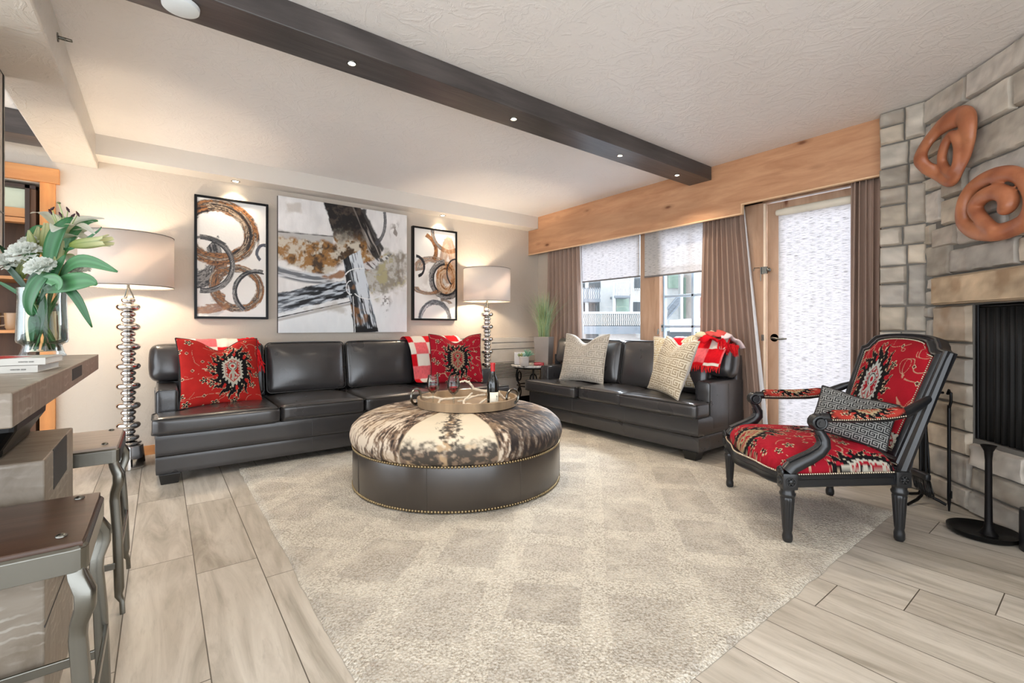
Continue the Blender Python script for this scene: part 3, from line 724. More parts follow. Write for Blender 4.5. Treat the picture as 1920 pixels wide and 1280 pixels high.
# ================================================================== SOFAS
def piping_rect(mb, x0, x1, y0, y1, z, r=.0042, rr=.03):
    pts = []
    for cx, cy, a0 in ((x1-rr, y1-rr, 0), (x0+rr, y1-rr, 90), (x0+rr, y0+rr, 180), (x1-rr, y0+rr, 270)):
        for k in range(5): a = math.radians(a0+k*22.5); pts.append((cx+rr*math.cos(a), cy+rr*math.sin(a), z))
    mb.tube(pts, r, 6, closed=True)
def sofa(name, label, loc, rotz, L, depth, seats, backs, arm_h=.605, arm_w=.135, lip=.27, top=.90, seat_top=.455):
    t = thing(name, loc, label, 'sofa', rotz)
    # base: two leather rails with a seam
    m = MB(); m.rbox((L/2, depth/2+.01, .262), (L, depth-.02, .145), .012, 6); m.rbox((L/2, depth/2+.015, .128), (L-.004, depth-.03, .128), .012, 6)
    for sx in (L*.34, L*.66): m.tube([(sx, .0045, .07), (sx, .0035, .33)], .0012, 4)
    m.build('base', M_LEATH, t)
    m = MB(); m.tube([(0.003, .002, .193), (L-.003, .002, .193)], .004, 6); m.build('seam_welt', M_PIPE, t)
    for x in (.02, L-.14):
        for y in (.02, depth-.14):
            m = MB(); V = [(x+.012, y+.012, 0), (x+.108, y+.012, 0), (x+.108, y+.10, 0), (x+.012, y+.10, 0), (x, y, .07), (x+.12, y, .07), (x+.12, y+.12, .07), (x, y+.12, .07)]
            m.add(V, [(0,3,2,1),(4,5,6,7),(0,1,5,4),(1,2,6,5),(2,3,7,6),(3,0,4,7)]); m.build('leg', M_PIPE, t, smooth=False, bevel=.004)
    # arms
    for sgn, x in ((0, arm_w/2), (1, L-arm_w/2)):
        m = MB(); y0 = lip-.01
        m.rbox((x, (y0+depth)/2, (arm_h+.2)/2), (arm_w, depth-y0, arm_h-.2), .022, 8, (.004, .002, .006))
        xo = 0 if sgn == 0 else L
        for yy in (y0+.28, y0+.50): m.tube([(xo+(.0035 if sgn else -.0035), yy, .21), (xo+(.0045 if sgn else -.0045), yy, arm_h-.03)], .0012, 4)
        a = m.build('arm', M_LEATH, t)
        m = MB(); w2 = arm_w/2-.006; m.tube([(x-w2, y0+.006, .34), (x-w2, y0+.006, arm_h-.02), (x-w2+.014, y0+.006, arm_h-.004), (x+w2-.014, y0+.006, arm_h-.004), (x+w2, y0+.006, arm_h-.02), (x+w2, y0+.006, .34)], .0035, 6); m.build('piping', M_PIPE, a)
    # frame of the back
    m = MB(); m.rbox((L/2, depth-.075, .50), (L-.01, .15, .62), .03, 8); m.build('back_frame', M_LEATH, t)
    # seat cushions
    x = 0; z0, z1 = .332, seat_top
    for k, wd in enumerate(seats):
        last = k == len(seats)-1; xa, xb = x, x+wd; ia = arm_w if k == 0 else xa; ib = L-arm_w if last else xb
        if k == 0: xa -= .02
        if last: xb = L+.02
        m = MB(); g = .004
        m.rbox(((ia+ib)/2, (depth-.16-.03)/2+.02, (z0+z1)/2), (ib-ia-2*g, depth-.16, z1-z0), .032, 14, (0, 0, .022))
        if k == 0 or last: m.rbox(((xa+xb)/2, lip/2-.035, (z0+z1)/2), (xb-xa-2*g, lip+.01, z1-z0-.002), .032, 14, (0, .006, .008))
        else: pass
        c = m.build('seat_cushion', M_LEATH, t, angle=60)
        m = MB(); piping_rect(m, xa+g+.001, xb-g-.001, -.036 if (k == 0 or last) else -.026, lip-.03 if (k == 0 or last) else depth-.2, z1-.010); piping_rect(m, xa+g+.001, xb-g-.001, -.036 if (k == 0 or last) else -.026, lip-.03, z0+.014)
        m.build('piping', M_PIPE, c)
        x += wd
    # back cushions, leaning back
    x = 0
    for k, wd in enumerate(backs):
        last = k == len(backs)-1
        xa, xb = x, x+wd
        if k == 0: xa -= .03
        if last: xb = L+.03
        ia = arm_w+.005 if k == 0 else xa; ib = L-arm_w-.005 if last else xb
        tilt = math.radians(-11); M = Matrix.Rotation(tilt, 4, 'X'); yc = depth-.235
        H = top-seat_top-.0
        m = MB()
        m.rbox(((ia+ib)/2, yc, seat_top+H/2), (ib-ia-.012, .17, H+.005), .045, 16, (.002, .045, .012), M)
        if k == 0: m.rbox(((xa+ia)/2+.03, yc+.028, (arm_h+top)/2+.012), (ia-xa+.06, .155, top-arm_h-.02), .045, 12, (.015, .02, .01), M)
        if last: m.rbox(((xb+ib)/2-.03, yc+.028, (arm_h+top)/2+.012), (xb-ib+.06, .155, top-arm_h-.02), .045, 12, (.015, .02, .01), M)
        c = m.build('back_cushion', M_LEATH, t, angle=60)
        m = MB(); hw = (xb-xa)/2-.014; hh = H/2-.004; pts = []
        xc = (xa+xb)/2
        if k == 0: pa, pb = ia+.006, xb-.012
        elif last: pa, pb = xa+.012, ib-.006
        else: pa, pb = xa+.010, xb-.010
        rr = .035
        lo = -hh
        loops = [(pb-rr, hh-rr, 0), (pa+rr, hh-rr, 90), ((pa if k else ia+.006)+rr, lo+rr, 180), ((pb if not last else ib-.006)-rr, lo+rr, 270)]
        for cx, cz, a0 in loops:
            for q in range(5):
                a = math.radians(a0+q*22.5); v = M @ Vector((cx+rr*math.cos(a)-xc, -.078, cz+rr*math.sin(a))); pts.append((xc+v.x, yc+v.y, seat_top+H/2+v.z))
        m.tube(pts, .0042, 6, closed=True); m.build('piping', M_PIPE, c)
        x += wd
    return t
sofa('leather_sofa', 'long four seat dark leather sofa under the three paintings', (-.03, 3.80, 0), 0, 2.86, .955, [.745, .65, .68, .785], [.745, .685, .695, .735])
sofa('leather_loveseat', 'shorter dark leather sofa standing below the windows', (3.285, 4.02, 0), -PI/2, 2.06, .745, [.765, .545, .75], [.96, .55, .55], lip=.20)

# ================================================================== OTTOMAN
OC = (1.669, 2.81)
def ottoman():
    t = thing('round_ottoman', (OC[0], OC[1], .0115), 'large round ottoman with cowhide top and brown leather drum', 'ottoman')
    m = MB(); R = .705
    m.lathe([(R-.03, 0), (R-.008, .004), (R, .02), (R+.002, .12), (R+.001, .24), (R-.006, .262), (R-.03, .268)], (0, 0, 0), 96)
    for k in range(8):
        a = math.radians(22+45*k)+.4; m.tube([((R+.001)*math.cos(a), (R+.001)*math.sin(a), .02), ((R+.003)*math.cos(a), (R+.003)*math.sin(a), .13), ((R+.001)*math.cos(a), (R+.001)*math.sin(a), .26)], .0016, 4)
    m.build('drum', M_LEATH2, t)
    # hide cushion
    nr, na = 150, 680
    s = np.linspace(0, 1, nr)[:, None]; a = np.linspace(0, 2*PI, na, endpoint=False)[None, :]
    # profile: from lower edge out and over to the centre
    pr = np.array([(R-.012, .262), (R+.012, .29), (R+.022, .335), (R+.008, .385), (R-.045, .432), (R-.13, .462), (R-.28, .478), (.25, .486), (.0005, .488)])
    seg = np.r_[0, np.cumsum(np.hypot(*np.diff(pr, axis=0).T))]; seg /= seg[-1]
    ss = np.linspace(0, 1, 400)
    rr0 = np.interp(ss, seg, pr[:, 0]); zz0 = np.interp(ss, seg, pr[:, 1]); kr = np.hanning(31); kr /= kr.sum()
    pad = lambda q: np.r_[2*q[0]-q[15:0:-1], q, 2*q[-1]-q[-2:-17:-1]]
    rr = np.interp(s[:, 0], ss, np.convolve(pad(rr0), kr, 'valid'))[:, None]; zz = np.interp(s[:, 0], ss, np.convolve(pad(zz0), kr, 'valid'))[:, None]
    rr = np.maximum(rr, .0005)
    P = np.stack([rr*np.cos(a), rr*np.sin(a), zz+0*a], -1)
    va = math.atan2(-OC[1], -OC[0])  # towards the camera
    ang = np.angle(np.exp(1j*(a-va)))+0*s; rad = rr/R+0*a
    sec = np.floor((ang+math.radians(22.5)+.08)/math.radians(45)); loc = ang-(sec*math.radians(45))+.08   # local angle in sector
    x = rr*np.cos(a); y = rr*np.sin(a)
    # streaky hair: noise stretched along radius
    arc = ang*R
    st = fbm(arc*70+fbm(arc*5, s*8, 60, 3)*5, s*15+0*a, 61, 5); bl = fbm(arc*3.4+4, s*5+0*a, 62, 4); fine = fbm(arc*90, s*60+0*a, 66, 2)
    dark = L3(.17, .14, .13); mid = L3(.50, .41, .34); cream = L3(.86, .80, .72); tan = L3(.72, .60, .46)
    k = np.clip(st*.85+bl*.62+fine*.22-.375-.11*sm(.35, .8, ang)*sm(2.4, 1.6, ang), 0, 1)
    Cb = mix(mix(np.broadcast_to(dark, P.shape), mid, sm(.34, .50, k)), cream, sm(.50, .64, k)); Cb = mix(Cb, tan, sm(.55, .7, fbm(arc*8, s*9+3, 63, 3))*.3)
    Cb = mix(Cb, dark, sm(.06, .0, loc*0+np.abs(ang-.80)-.33)*.55)
    # centre panel: cream with a dark spine and dark lower edge
    c0 = (sec == 0)
    edge = fbm(arc*40, s*46+0*a, 64, 4)
    spine = sm(.10, .02, np.abs(loc)*(1.2-.3*s)+(edge-.5)*.30-.005)
    low = sm(.20, .10, s+0*a+(edge-.5)*.16); topd = sm(.56, .70, s+0*a+(edge-.5)*.3)*sm(.3, .1, np.abs(loc)+(edge-.5)*.3)
    Cc = np.broadcast_to(L3(.87, .82, .73), P.shape)*(.9+.2*bl[..., None])
    br = mix(mix(np.broadcast_to(dark, P.shape), mid, sm(.45, .6, edge)), tan, sm(.62, .72, fbm(arc*14, s*14+0*a, 65, 3)))
    Cc = mix(Cc, br, np.clip(np.maximum(np.maximum(spine, low), topd), 0, 1)*.93)
    sec2 = (sec == -1) & (fbm(arc*2, s*3+0*a, 67, 3) > .62)
    Cc = np.where(c0[..., None], Cc, Cb)
    Cc = mix(Cc, cream, (sm(.55, .68, fbm(arc*3+5, s*4+0*a, 68, 4))*(sec == -1))*.7)
    sl = np.abs(np.abs(loc)-math.radians(22.5))*rr; Cc = mix(Cc, L3(.62, .55, .46), sm(.005, .0025, sl)*(s < .97))
    P[..., 2] -= .004*sm(.014, .0, sl)*(rr > .05)
    m = MB(); P2 = np.concatenate([P, P[:, :1]], 1); C2 = np.concatenate([Cc, Cc[:, :1]], 1)
    m.grid(P2, C2, flip=True); m.build('hide_cushion', M_HIDE, t, angle=180)
    # nail head rows
    def nails(name, z, r, n):
        m = MB()
        for k in range(n):
            q = 2*PI*k/n; ax = (math.cos(q), math.sin(q), .05); m.lathe([(.0085, -.001), (.0083, .002), (.0058, .0052), (.0001, .0062)], (r*math.cos(q), r*math.sin(q), z), 8, ax, close=False)
        o = m.build(name, M_BRASS, t, angle=180); return o
    nails('upper_nailhead_row', .262, R+.0, 236); nails('lower_nailhead_row', .014, R-.0005, 236)
ottoman()

# tray and what stands on it -------------------------------------------------
TC = (1.740, 2.804); TZ = .4995
M_TRAYW = wood('tray_oak', (.56, .47, .37), (.66, .56, .44), (4, 4, 1), .5, False, .2)
def tray():
    t = thing('serving_tray', (TC[0], TC[1], TZ), 'round pale wood serving tray with two metal ring handles on the ottoman', 'tray')
    R = .335
    m = MB(); m.lathe([(.0001, 0), (R, 0), (R, .010), (.0001, .010)], (0, 0, 0), 64, close=False); m.build('base', M_TRAYW, t)
    m = MB(); m.lathe([(R-.004, .0), (R+.014, .0), (R+.018, .055), (R+.012, .058), (R+.004, .055), (R-.004, .010)], (0, 0, 0), 72, close=False); m.build('rim', M_TRAYW, t)
    for sg in (-1, 1):
        a = math.atan2(-.60629, .79525)+(PI if sg < 0 else 0)+(.10 if sg < 0 else -.30)
        ax = Vector((math.cos(a), math.sin(a), 0)); tn = Vector((-math.sin(a), math.cos(a), 0)); c = ax*(R+.028)+Vector((0, 0, .060))
        if sg > 0: c = ax*(R-.0)+Vector((0, 0, .065))
        u = (tn*.88+ax*.47).normalized(); pts = [c+u*(.057*math.cos(2*PI*k/24))+Vector((0, 0, 1))*(.052*math.sin(2*PI*k/24)) for k in range(24)]
        m = MB(); m.tube(pts, .0085, 8, closed=True, flat=1.0); m.obox(ax*(R+.014)+Vector((0, 0, .03)), (.02, .03, .02), Matrix.Rotation(a, 4, 'Z')); m.build('ring_handle', M_STEEL, t)
tray()
FW = Vector((.60629, .79525, 0)); RT = Vector((.79525, -.60629, 0))
def tp(px, depth): return FW*depth+RT*((px-960)/864.7*depth)
TT = TZ+.0105
def wineglass(p, label, group):
    t = thing('wine_glass', (p.x, p.y, TT), label, 'glass', group=group)
    o = [(.0001, .0), (.036, .0), (.037, .0015), (.012, .005), (.0045, .012), (.0038, .07), (.0042, .083), (.012, .089), (.030, .105), (.0415, .130), (.0425, .150), (.039, .178), (.0325, .213)]
    i = [(.0318, .2135), (.0383, .178), (.0418, .150), (.0408, .130), (.0293, .1058), (.011, .0905), (.0001, .0885)]
    m = MB(); m.lathe(o+i, (0, 0, 0), 36, close=False); m.build('glass', M_GLASS, t, angle=60)
    m = MB(); m.lathe([(.0001, .0895), (.0105, .0915), (.0287, .1065), (.0402, .130), (.0406, .137), (.0001, .137)], (0, 0, 0), 36, close=False); m.build('wine', M_WINE, t, angle=60)
wineglass(tp(812, 3.12), 'glass of red wine standing on the tray, the left of the two', 'wine glasses on the tray')
wineglass(tp(850.5, 3.07), 'glass of red wine standing on the tray, the one nearer the bottle', 'wine glasses on the tray')
def bottle():
    p = tp(924, 3.05); t = thing('wine_bottle', (p.x, p.y, TT), 'dark wine bottle with red foil neck and cream label on the tray', 'bottle', rotz=math.atan2(-.60629, .79525))
    m = MB(); m.lathe([(.0001, 0), (.036, 0), (.0385, .004), (.0385, .155), (.037, .172), (.029, .198), (.019, .222), (.0145, .245), (.0138, .26)], (0, 0, 0), 36, close=False); m.build('bottle_body', M_BOTTLE, t)
    m = MB(); m.lathe([(.0146, .236), (.0149, .286), (.0165, .287), (.0165, .299), (.0145, .301), (.0001, .301)], (0, 0, 0), 28, close=False); m.build('foil_capsule', plain('red_foil', (.72, .08, .10), .35), t)
    m = MB(); A = np.linspace(math.radians(-118), math.radians(-20), 20); z = np.array([.028, .110]); P = np.zeros((20, 2, 3))
    for i_, a_ in enumerate(A):
        for j_, z_ in enumerate(z): P[i_, j_] = (.0391*math.cos(a_), .0391*math.sin(a_), z_)
    m.grid(P); lb = m.build('label', plain('cream_label', (.90, .87, .80), .6), t, solid=.0004)
    m = MB()
    def on(ad, z): a_ = math.radians(ad); return (.0396*math.cos(a_), .0396*math.sin(a_), z)
    m.tube([on(-50, .06), on(-46, .075), on(-48, .09)], .0012, 5); m.tube([on(-46, .075), on(-40, .085)], .0009, 5); m.tube([on(-46, .078), on(-54, .088)], .0009, 5)
    for k in range(8):
        ad = -98+k*6; m.tube([on(ad, .042), on(ad+1.5, .048)], .0006, 4)
        if k % 2: m.tube([on(ad, .048), on(ad+3, .042)], .0006, 4)
    m.build('label_print', M_TEXT, lb)
bottle()
def branches():
    t = thing('driftwood_branch', (TC[0], TC[1], TT), 'bleached white twisted branch lying across the tray', 'branch'); rr = random.Random(3); m = MB()
    def br(p0, pts, r0, r1):
        P = [Vector(p0)]+[Vector(p) for p in pts]; Q = []
        for i in range(len(P)-1):
            for k in range(4):
                f = k/4; q = P[i].lerp(P[i+1], f)+Vector((rr.uniform(-1, 1), rr.uniform(-1, 1), rr.uniform(-.5, .8)))*.005; Q.append(q)
        Q.append(P[-1]); n = len(Q); m.tube(Q, [max(.002, (r0+(r1-r0)*i/(n-1))*(1+rr.uniform(-.12, .2))) for i in range(n)], 8)
    def q(px, py, d):  # tray-relative point
        p = tp(px, d); return (p.x-TC[0], p.y-TC[1], max(.010, 1.05+(612-py)/864.7*d-TT))
    br(q(956, 746, 3.42), [q(945, 752, 3.36), q(935, 735, 3.30), q(908, 733, 3.27), q(888, 729, 3.25), q(878, 716, 3.24), q(872, 714, 3.24), q(861, 717, 3.24)], .011, .006)
    br(q(910, 740, 3.30), [q(890, 742, 3.2), q(872, 750, 3.12), q(858, 752, 3.08)], .008, .004)
    br(q(787, 744, 3.38), [q(800, 746, 3.3), q(815, 745, 3.25), q(830, 748, 3.2), q(860, 747, 3.2)], .010, .007)
    br(q(868, 759, 3.05), [q(872, 748, 3.1), q(882, 739, 3.14), q(886, 737, 3.14)], .008, .005)
    br(q(820, 765, 3.02), [q(824, 750, 3.1), q(840, 747, 3.14), q(865, 746, 3.2), q(905, 741, 3.28)], .008, .006)
    br(q(868, 760, 3.04), [q(880, 758, 3.05), q(894, 762, 3.0), q(903, 753, 3.06), q(912, 748, 3.12)], .009, .006)
    br(q(800, 760, 3.08), [q(815, 764, 3.03), q(822, 768, 3.0)], .006, .004)
    m.build('branch_wood', plain('bleached_wood', (.85, .80, .72), .7, bump=.3, bscale=60), t)
branches()

# ================================================================== FLOOR LAMPS
def lamp(loc, label, rotz=0):
    t = thing('floor_lamp', loc, label, 'lamp', rotz, 'mercury glass floor lamps')
    m = MB(); m.lathe([(.0001, 0), (.100, 0), (.104, .004), (.096, .09), (.088, .165), (.082, .17), (.0001, .17)], (0, 0, 0), 40, close=False); m.build('base', M_CHROME, t)
    m = MB(); prof = [(.03, .168)]; z = .17
    big = True; pat = []
    sizes = [(.080, .05), (.05, .036), (.07, .05), (.045, .032)]
    seq = [(.078, .036), (.062, .034), (.066, .048), (.042, .040), (.045, .030)]
    seq = [(.080, .030), (.066, .048), (.044, .038)]
    while z < 1.24:
        seq2 = seq if z < .22 else [(.074, .062), (.043, .042), (.047, .042)]
        for r, h in seq2:
            if z > 1.25: break
            for k in range(9):
                a = PI*k/8; prof.append((.020+(r-.020)*math.sin(a)**.75 if 0 < k < 8 else .022, z+h*(1-math.cos(a))/2))
            z += h
    zt = z; prof.append((.0001, z)); m.lathe(prof, (0, 0, 0), 32, close=False); m.build('bubble_column', M_CHROME, t)
    m = MB(); zs = 1.335
    for k in range(3):
        a = 2*PI*k/3+.3; m.tube([(.034*math.cos(a), .034*math.sin(a), zt-.004), (.006*math.cos(a), .006*math.sin(a), zt+.075)], .0045, 8)
    m.tube([(0, 0, zt+.07), (0, 0, zs+.10)], .009, 8); m.build('harp', M_STEEL, t)
    m = MB(); m.sphere((0, 0, 1.53), .032, 8); m.build('bulb', M_BULB, t)
    m = MB(); R = .275; m.lathe([(R, 1.345), (R, 1.725)], (0, 0, 0), 64, close=False); m.build('lamp_shade', M_LSHADE, t, solid=.0015)
    m = MB()
    for z_ in (1.345, 1.725): m.tube([(R*math.cos(2*PI*k/48), R*math.sin(2*PI*k/48), z_) for k in range(48)], .0035, 6, closed=True)
    for k in range(3):
        a = 2*PI*k/3; m.tube([(0, 0, 1.44), (R*math.cos(a), R*math.sin(a), 1.72)], .002, 5)
    m.build('shade_ring', plain('shade_trim', (.5, .46, .42), .6), t)
    return t
L1_ = lamp((-.19, 4.46, 0), 'tall stacked chrome ball floor lamp with linen drum shade left of the long sofa')
L2_ = dup(L1_, (3.06, 4.50, 0), None, 'tall stacked chrome ball floor lamp with linen drum shade near the wall heater')
for p in ((-.19, 4.46), (3.06, 4.50)):
    point('lamp_glow', (p[0], p[1], 1.50), 26, (1, .82, .62), .05)

# ================================================================== WALL HEATER
def heater():
    t = thing('wall_heater', (3.62, WY, 0), 'long low off white wall heater unit behind the side table', 'heater')
    mt = plain('heater_enamel', (.80, .77, .73), .35)
    m = MB(); m.rbox((3.67, 4.765, .64), (.80, .105, .54), .008, 5); m.box(3.28, 4.06, 4.73, 4.815, .14, .38); m.build('body', mt, t, world=True)
    m = MB(); m.box(3.275, 4.065, 4.7105, 4.714, .845, .850); m.box(3.275, 4.065, 4.7105, 4.714, .765, .770); m.build('panel_seam', M_TEXT, t, smooth=False, world=True)
    m = MB()
    for k in range(11): m.obox((3.67, 4.712, .40+k*.019), (.76, .02, .004), Matrix.Rotation(.5, 4, 'X'))
    m.build('louvre', mt, t, smooth=False, world=True)
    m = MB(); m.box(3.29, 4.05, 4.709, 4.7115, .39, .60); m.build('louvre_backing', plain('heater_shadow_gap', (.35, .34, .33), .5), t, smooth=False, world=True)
    m = MB(); m.box(3.27, 4.06, 4.72, 4.81, 0, .14); m.build('plinth', M_BLACK, t, smooth=False, world=True)
heater()

# ================================================================== SIDE TABLE IN THE CORNER
STC = (3.63, 4.33)
def marble():
    k = NT('grey_marble', .25, 0, (.8, .8, .8), .5); v = k.co(); a = k.noise(v, 14, 6, .65, 1.5)
    k.color(k.ramp(a, [(.36, (.24, .22, .21)), (.47, (.62, .60, .58)), (.56, (.84, .83, .82)), (.7, (.45, .42, .40))])); return k.m
def side_table():
    t = thing('side_table', (STC[0], STC[1], 0), 'small round marble topped side table with wrought iron scroll legs', 'side table')
    m = MB(); m.lathe([(.0001, .562), (.262, .562), (.272, .568), (.275, .582), (.268, .590), (.0001, .590)], (0, 0, 0), 48, close=False); m.build('marble_top', marble(), t)
    m = MB(); m.tube([(.24*math.cos(2*PI*k/32), .24*math.sin(2*PI*k/32), .554) for k in range(32)], .009, 8, closed=True); m.build('top_ring', M_IRON, t)
    for k in range(3):
        a = 2*PI*k/3+math.radians(-130); ux, uy = math.cos(a), math.sin(a); px_, py_ = -uy, ux
        pts = [(.21, .55), (.235, .50), (.245, .44), (.235, .38), (.205, .34), (.19, .30), (.205, .25), (.225, .19), (.225, .12), (.21, .06), (.235, .008)]
        m = MB(); m.tube([(r*ux, r*uy, z) for r, z in pts], .011, 8)
        c = .435; m.tube([(.20*ux+px_*.038*math.cos(2*PI*q/20)+.0*ux, .20*uy+py_*.038*math.cos(2*PI*q/20), c+.055*math.sin(2*PI*q/20)) for q in range(20)], .009, 8, closed=True)
        c = .24; m.tube([(.20*ux+px_*.035*math.cos(2*PI*q/20), .20*uy+py_*.035*math.cos(2*PI*q/20), c+.06*math.sin(2*PI*q/20)) for q in range(20)], .008, 8, closed=True)
        m.build('leg', M_IRON, t)
    m = MB(); m.tube([(.2*math.cos(2*PI*k/24), .2*math.sin(2*PI*k/24), .335) for k in range(24)], .007, 8, closed=True); m.build('stretcher_ring', M_IRON, t)
side_table()
def planter():
    c = FW*5.66+RT*(60/864.7*5.66); rz = math.atan2(-.60629, .79525)-.42
    t = thing('square_planter', (c.x, c.y, .5905), 'tall square grey planter of upright green grass on the side table', 'plant', rz)
    m = MB(); h = .335; a, b = .082, .098
    V = [(-a,-a,0),(a,-a,0),(a,a,0),(-a,a,0),(-b,-b,h),(b,-b,h),(b,b,h),(-b,b,h),(-b+.008,-b+.008,h),(b-.008,-b+.008,h),(b-.008,b-.008,h),(-b+.008,b-.008,h),(-b+.01,-b+.01,h-.02),(b-.01,-b+.01,h-.02),(b-.01,b-.01,h-.02),(-b+.01,b-.01,h-.02)]
    Fc = [(0,3,2,1)]+[(i, (i+1) % 4, 4+(i+1) % 4, 4+i) for i in range(4)]+[(4+i, 4+(i+1) % 4, 8+(i+1) % 4, 8+i) for i in range(4)]+[(8+i, 8+(i+1) % 4, 12+(i+1) % 4, 12+i) for i in range(4)]+[(12,13,14,15)]
    m.add(V, Fc); m.build('pot', plain('grey_concrete_pot', (.50, .47, .45), .45), t, smooth=False, bevel=.003)
    rr = random.Random(9); m = MB()
    for k in range(330):
        a0 = rr.uniform(0, 2*PI); r0 = rr.uniform(0, .07); H = rr.uniform(.26, .62); lean = rr.uniform(.05, .50)*(1 if rr.random() < .88 else 1.6); d = Vector((math.cos(a0), math.sin(a0), 0))*.75+Vector((rr.uniform(-.5, .5), rr.uniform(-.5, .5), 0))
        p0 = Vector((r0*math.cos(a0), r0*math.sin(a0), h-.02)); pts = []; n = 7
        for i in range(n+1):
            f = i/n; pts.append(p0+Vector((0, 0, 1))*(H*(f-.10*lean*f*f*2))+d*(lean*f**2.0*H*1.1))
        g = rr.random(); base = L3(.66, .68, .42) if rr.random() < .25 else L3(.50+.2*g, .64+.12*g, .44+.16*g)
        side = Vector((-d.y, d.x, 0)).normalized(); wd = rr.uniform(.0018, .0040); V = []; cc = []
        for i, p in enumerate(pts):
            w_ = wd*(1-i/n)**.6+.0002; V += [tuple(p-side*w_), tuple(p+side*w_), tuple(p+d.normalized()*.0008+Vector((0, 0, .0004)))]
            cc += [base*(.75+.45*i/n)]*3
        Fc = []
        for i in range(n):
            a_, b_ = i*3, i*3+3; Fc += [(a_, a_+1, b_+1, b_), (a_+1, a_+2, b_+2, b_+1), (a_+2, a_, b_, b_+2)]
        m.add(V, Fc, np.array(cc))
    tag(m.build('grass_blades', M_LEAFV, t, angle=180), kind='stuff')
def leaf_mat():
    k = NT('leaf_green', .42, 0, (.3, .5, .3), .4); k.color(k.vcol()); k.b.inputs['Subsurface Weight'].default_value = 0; return k.m
M_LEAFV = leaf_mat()
planter()
def succulent():
    c = FW*5.42+RT*(23/864.7*5.42); t = thing('succulent_pot', (c.x, c.y, .5905), 'small round whitewashed pot of mixed succulents on the marble table', 'plant')
    m = MB(); m.lathe([(.0001, 0), (.048, 0), (.052, .01), (.055, .055), (.054, .06), (.060, .105), (.056, .108), (.052, .10), (.0001, .10)], (0, 0, 0), 32, close=False); m.build('pot', plain('whitewashed_pot', (.74, .71, .69), .7, bump=.4, bscale=50), t)
    rr = random.Random(4); m = MB()
    def leaf(p, d, L, w_, col):
        d = Vector(d).normalized(); s_ = d.cross(Vector((0, 0, 1))); s_ = s_.normalized() if s_.length > .01 else Vector((1, 0, 0)); u_ = s_.cross(d)
        m.tube([p, p+d*L*.35+u_*.002, p+d*L*.75+u_*.006, p+d*L+u_*.010], [w_*.6, w_, w_*.75, w_*.1], 6, col=col)
    for cx, n, L, col, wv in ((.045, 60, .085, (.42, .60, .50), .003), (-.03, 26, .040, (.55, .56, .38), .007), (-.06, 22, .036, (.48, .54, .34), .006), (0, 26, .045, (.58, .70, .68), .009)):
        for k in range(n):
            a = rr.uniform(0, 2*PI); e = rr.uniform(.1, 1.3); d = (math.cos(a)*math.cos(e), math.sin(a)*math.cos(e), math.sin(e)); g = rr.uniform(.85, 1.15)
            leaf(RT*cx+Vector((0, 0, .104+.01*rr.random())), d, L*rr.uniform(.7, 1.15), wv, L3(*[min(1, q*g) for q in col]))
    tag(m.build('succulent_leaves', M_LEAFV, t, angle=180), kind='stuff')
succulent()
c = FW*5.58+RT*(16/864.7*5.58)
m = MB(); m.rbox((0, 0, .075), (.15, .05, .15), .006, 4); o = m.build('glass_block', plain('pale_grey_box', (.80, .79, .79), .3)); o.location = (c.x, c.y, .5905); o.rotation_euler = (0, 0, math.atan2(-.606, .795)); tag(o, 'pale translucent square box standing behind the succulents', 'box')
c = FW*5.47+RT*(50/864.7*5.47)
m = MB(); m.rbox((0, 0, .018), (.115, .07, .036), .012, 5); m.lathe([(.0001, 0), (.022, 0), (.022, .034), (.0001, .034)], (.04, -.02, .001), 20, close=False); o = m.build('red_dish', plain('red_glass_dish', (.66, .22, .24), .25)); o.location = (c.x, c.y, .5905); o.rotation_euler = (0, 0, math.atan2(-.606, .795)); tag(o, 'small red glass dish lying before the square planter', 'dish')
c = FW*5.56+RT*(86/864.7*5.56)
t = thing('black_box', (c.x, c.y, .5905), 'small black box with a gold mark beside the square planter', 'box', math.atan2(-.606, .795))
m = MB(); m.rbox((0, 0, .065), (.07, .07, .13), .004, 4); m.build('box_body', M_BLACK, t)
m = MB(); m.lathe([(.0001, 0), (.010, 0), (.010, .002), (.0001, .002)], (.0, -.0355, .07), 16, (0, -1, 0), close=False); m.build('gold_mark', M_BRASS, t)
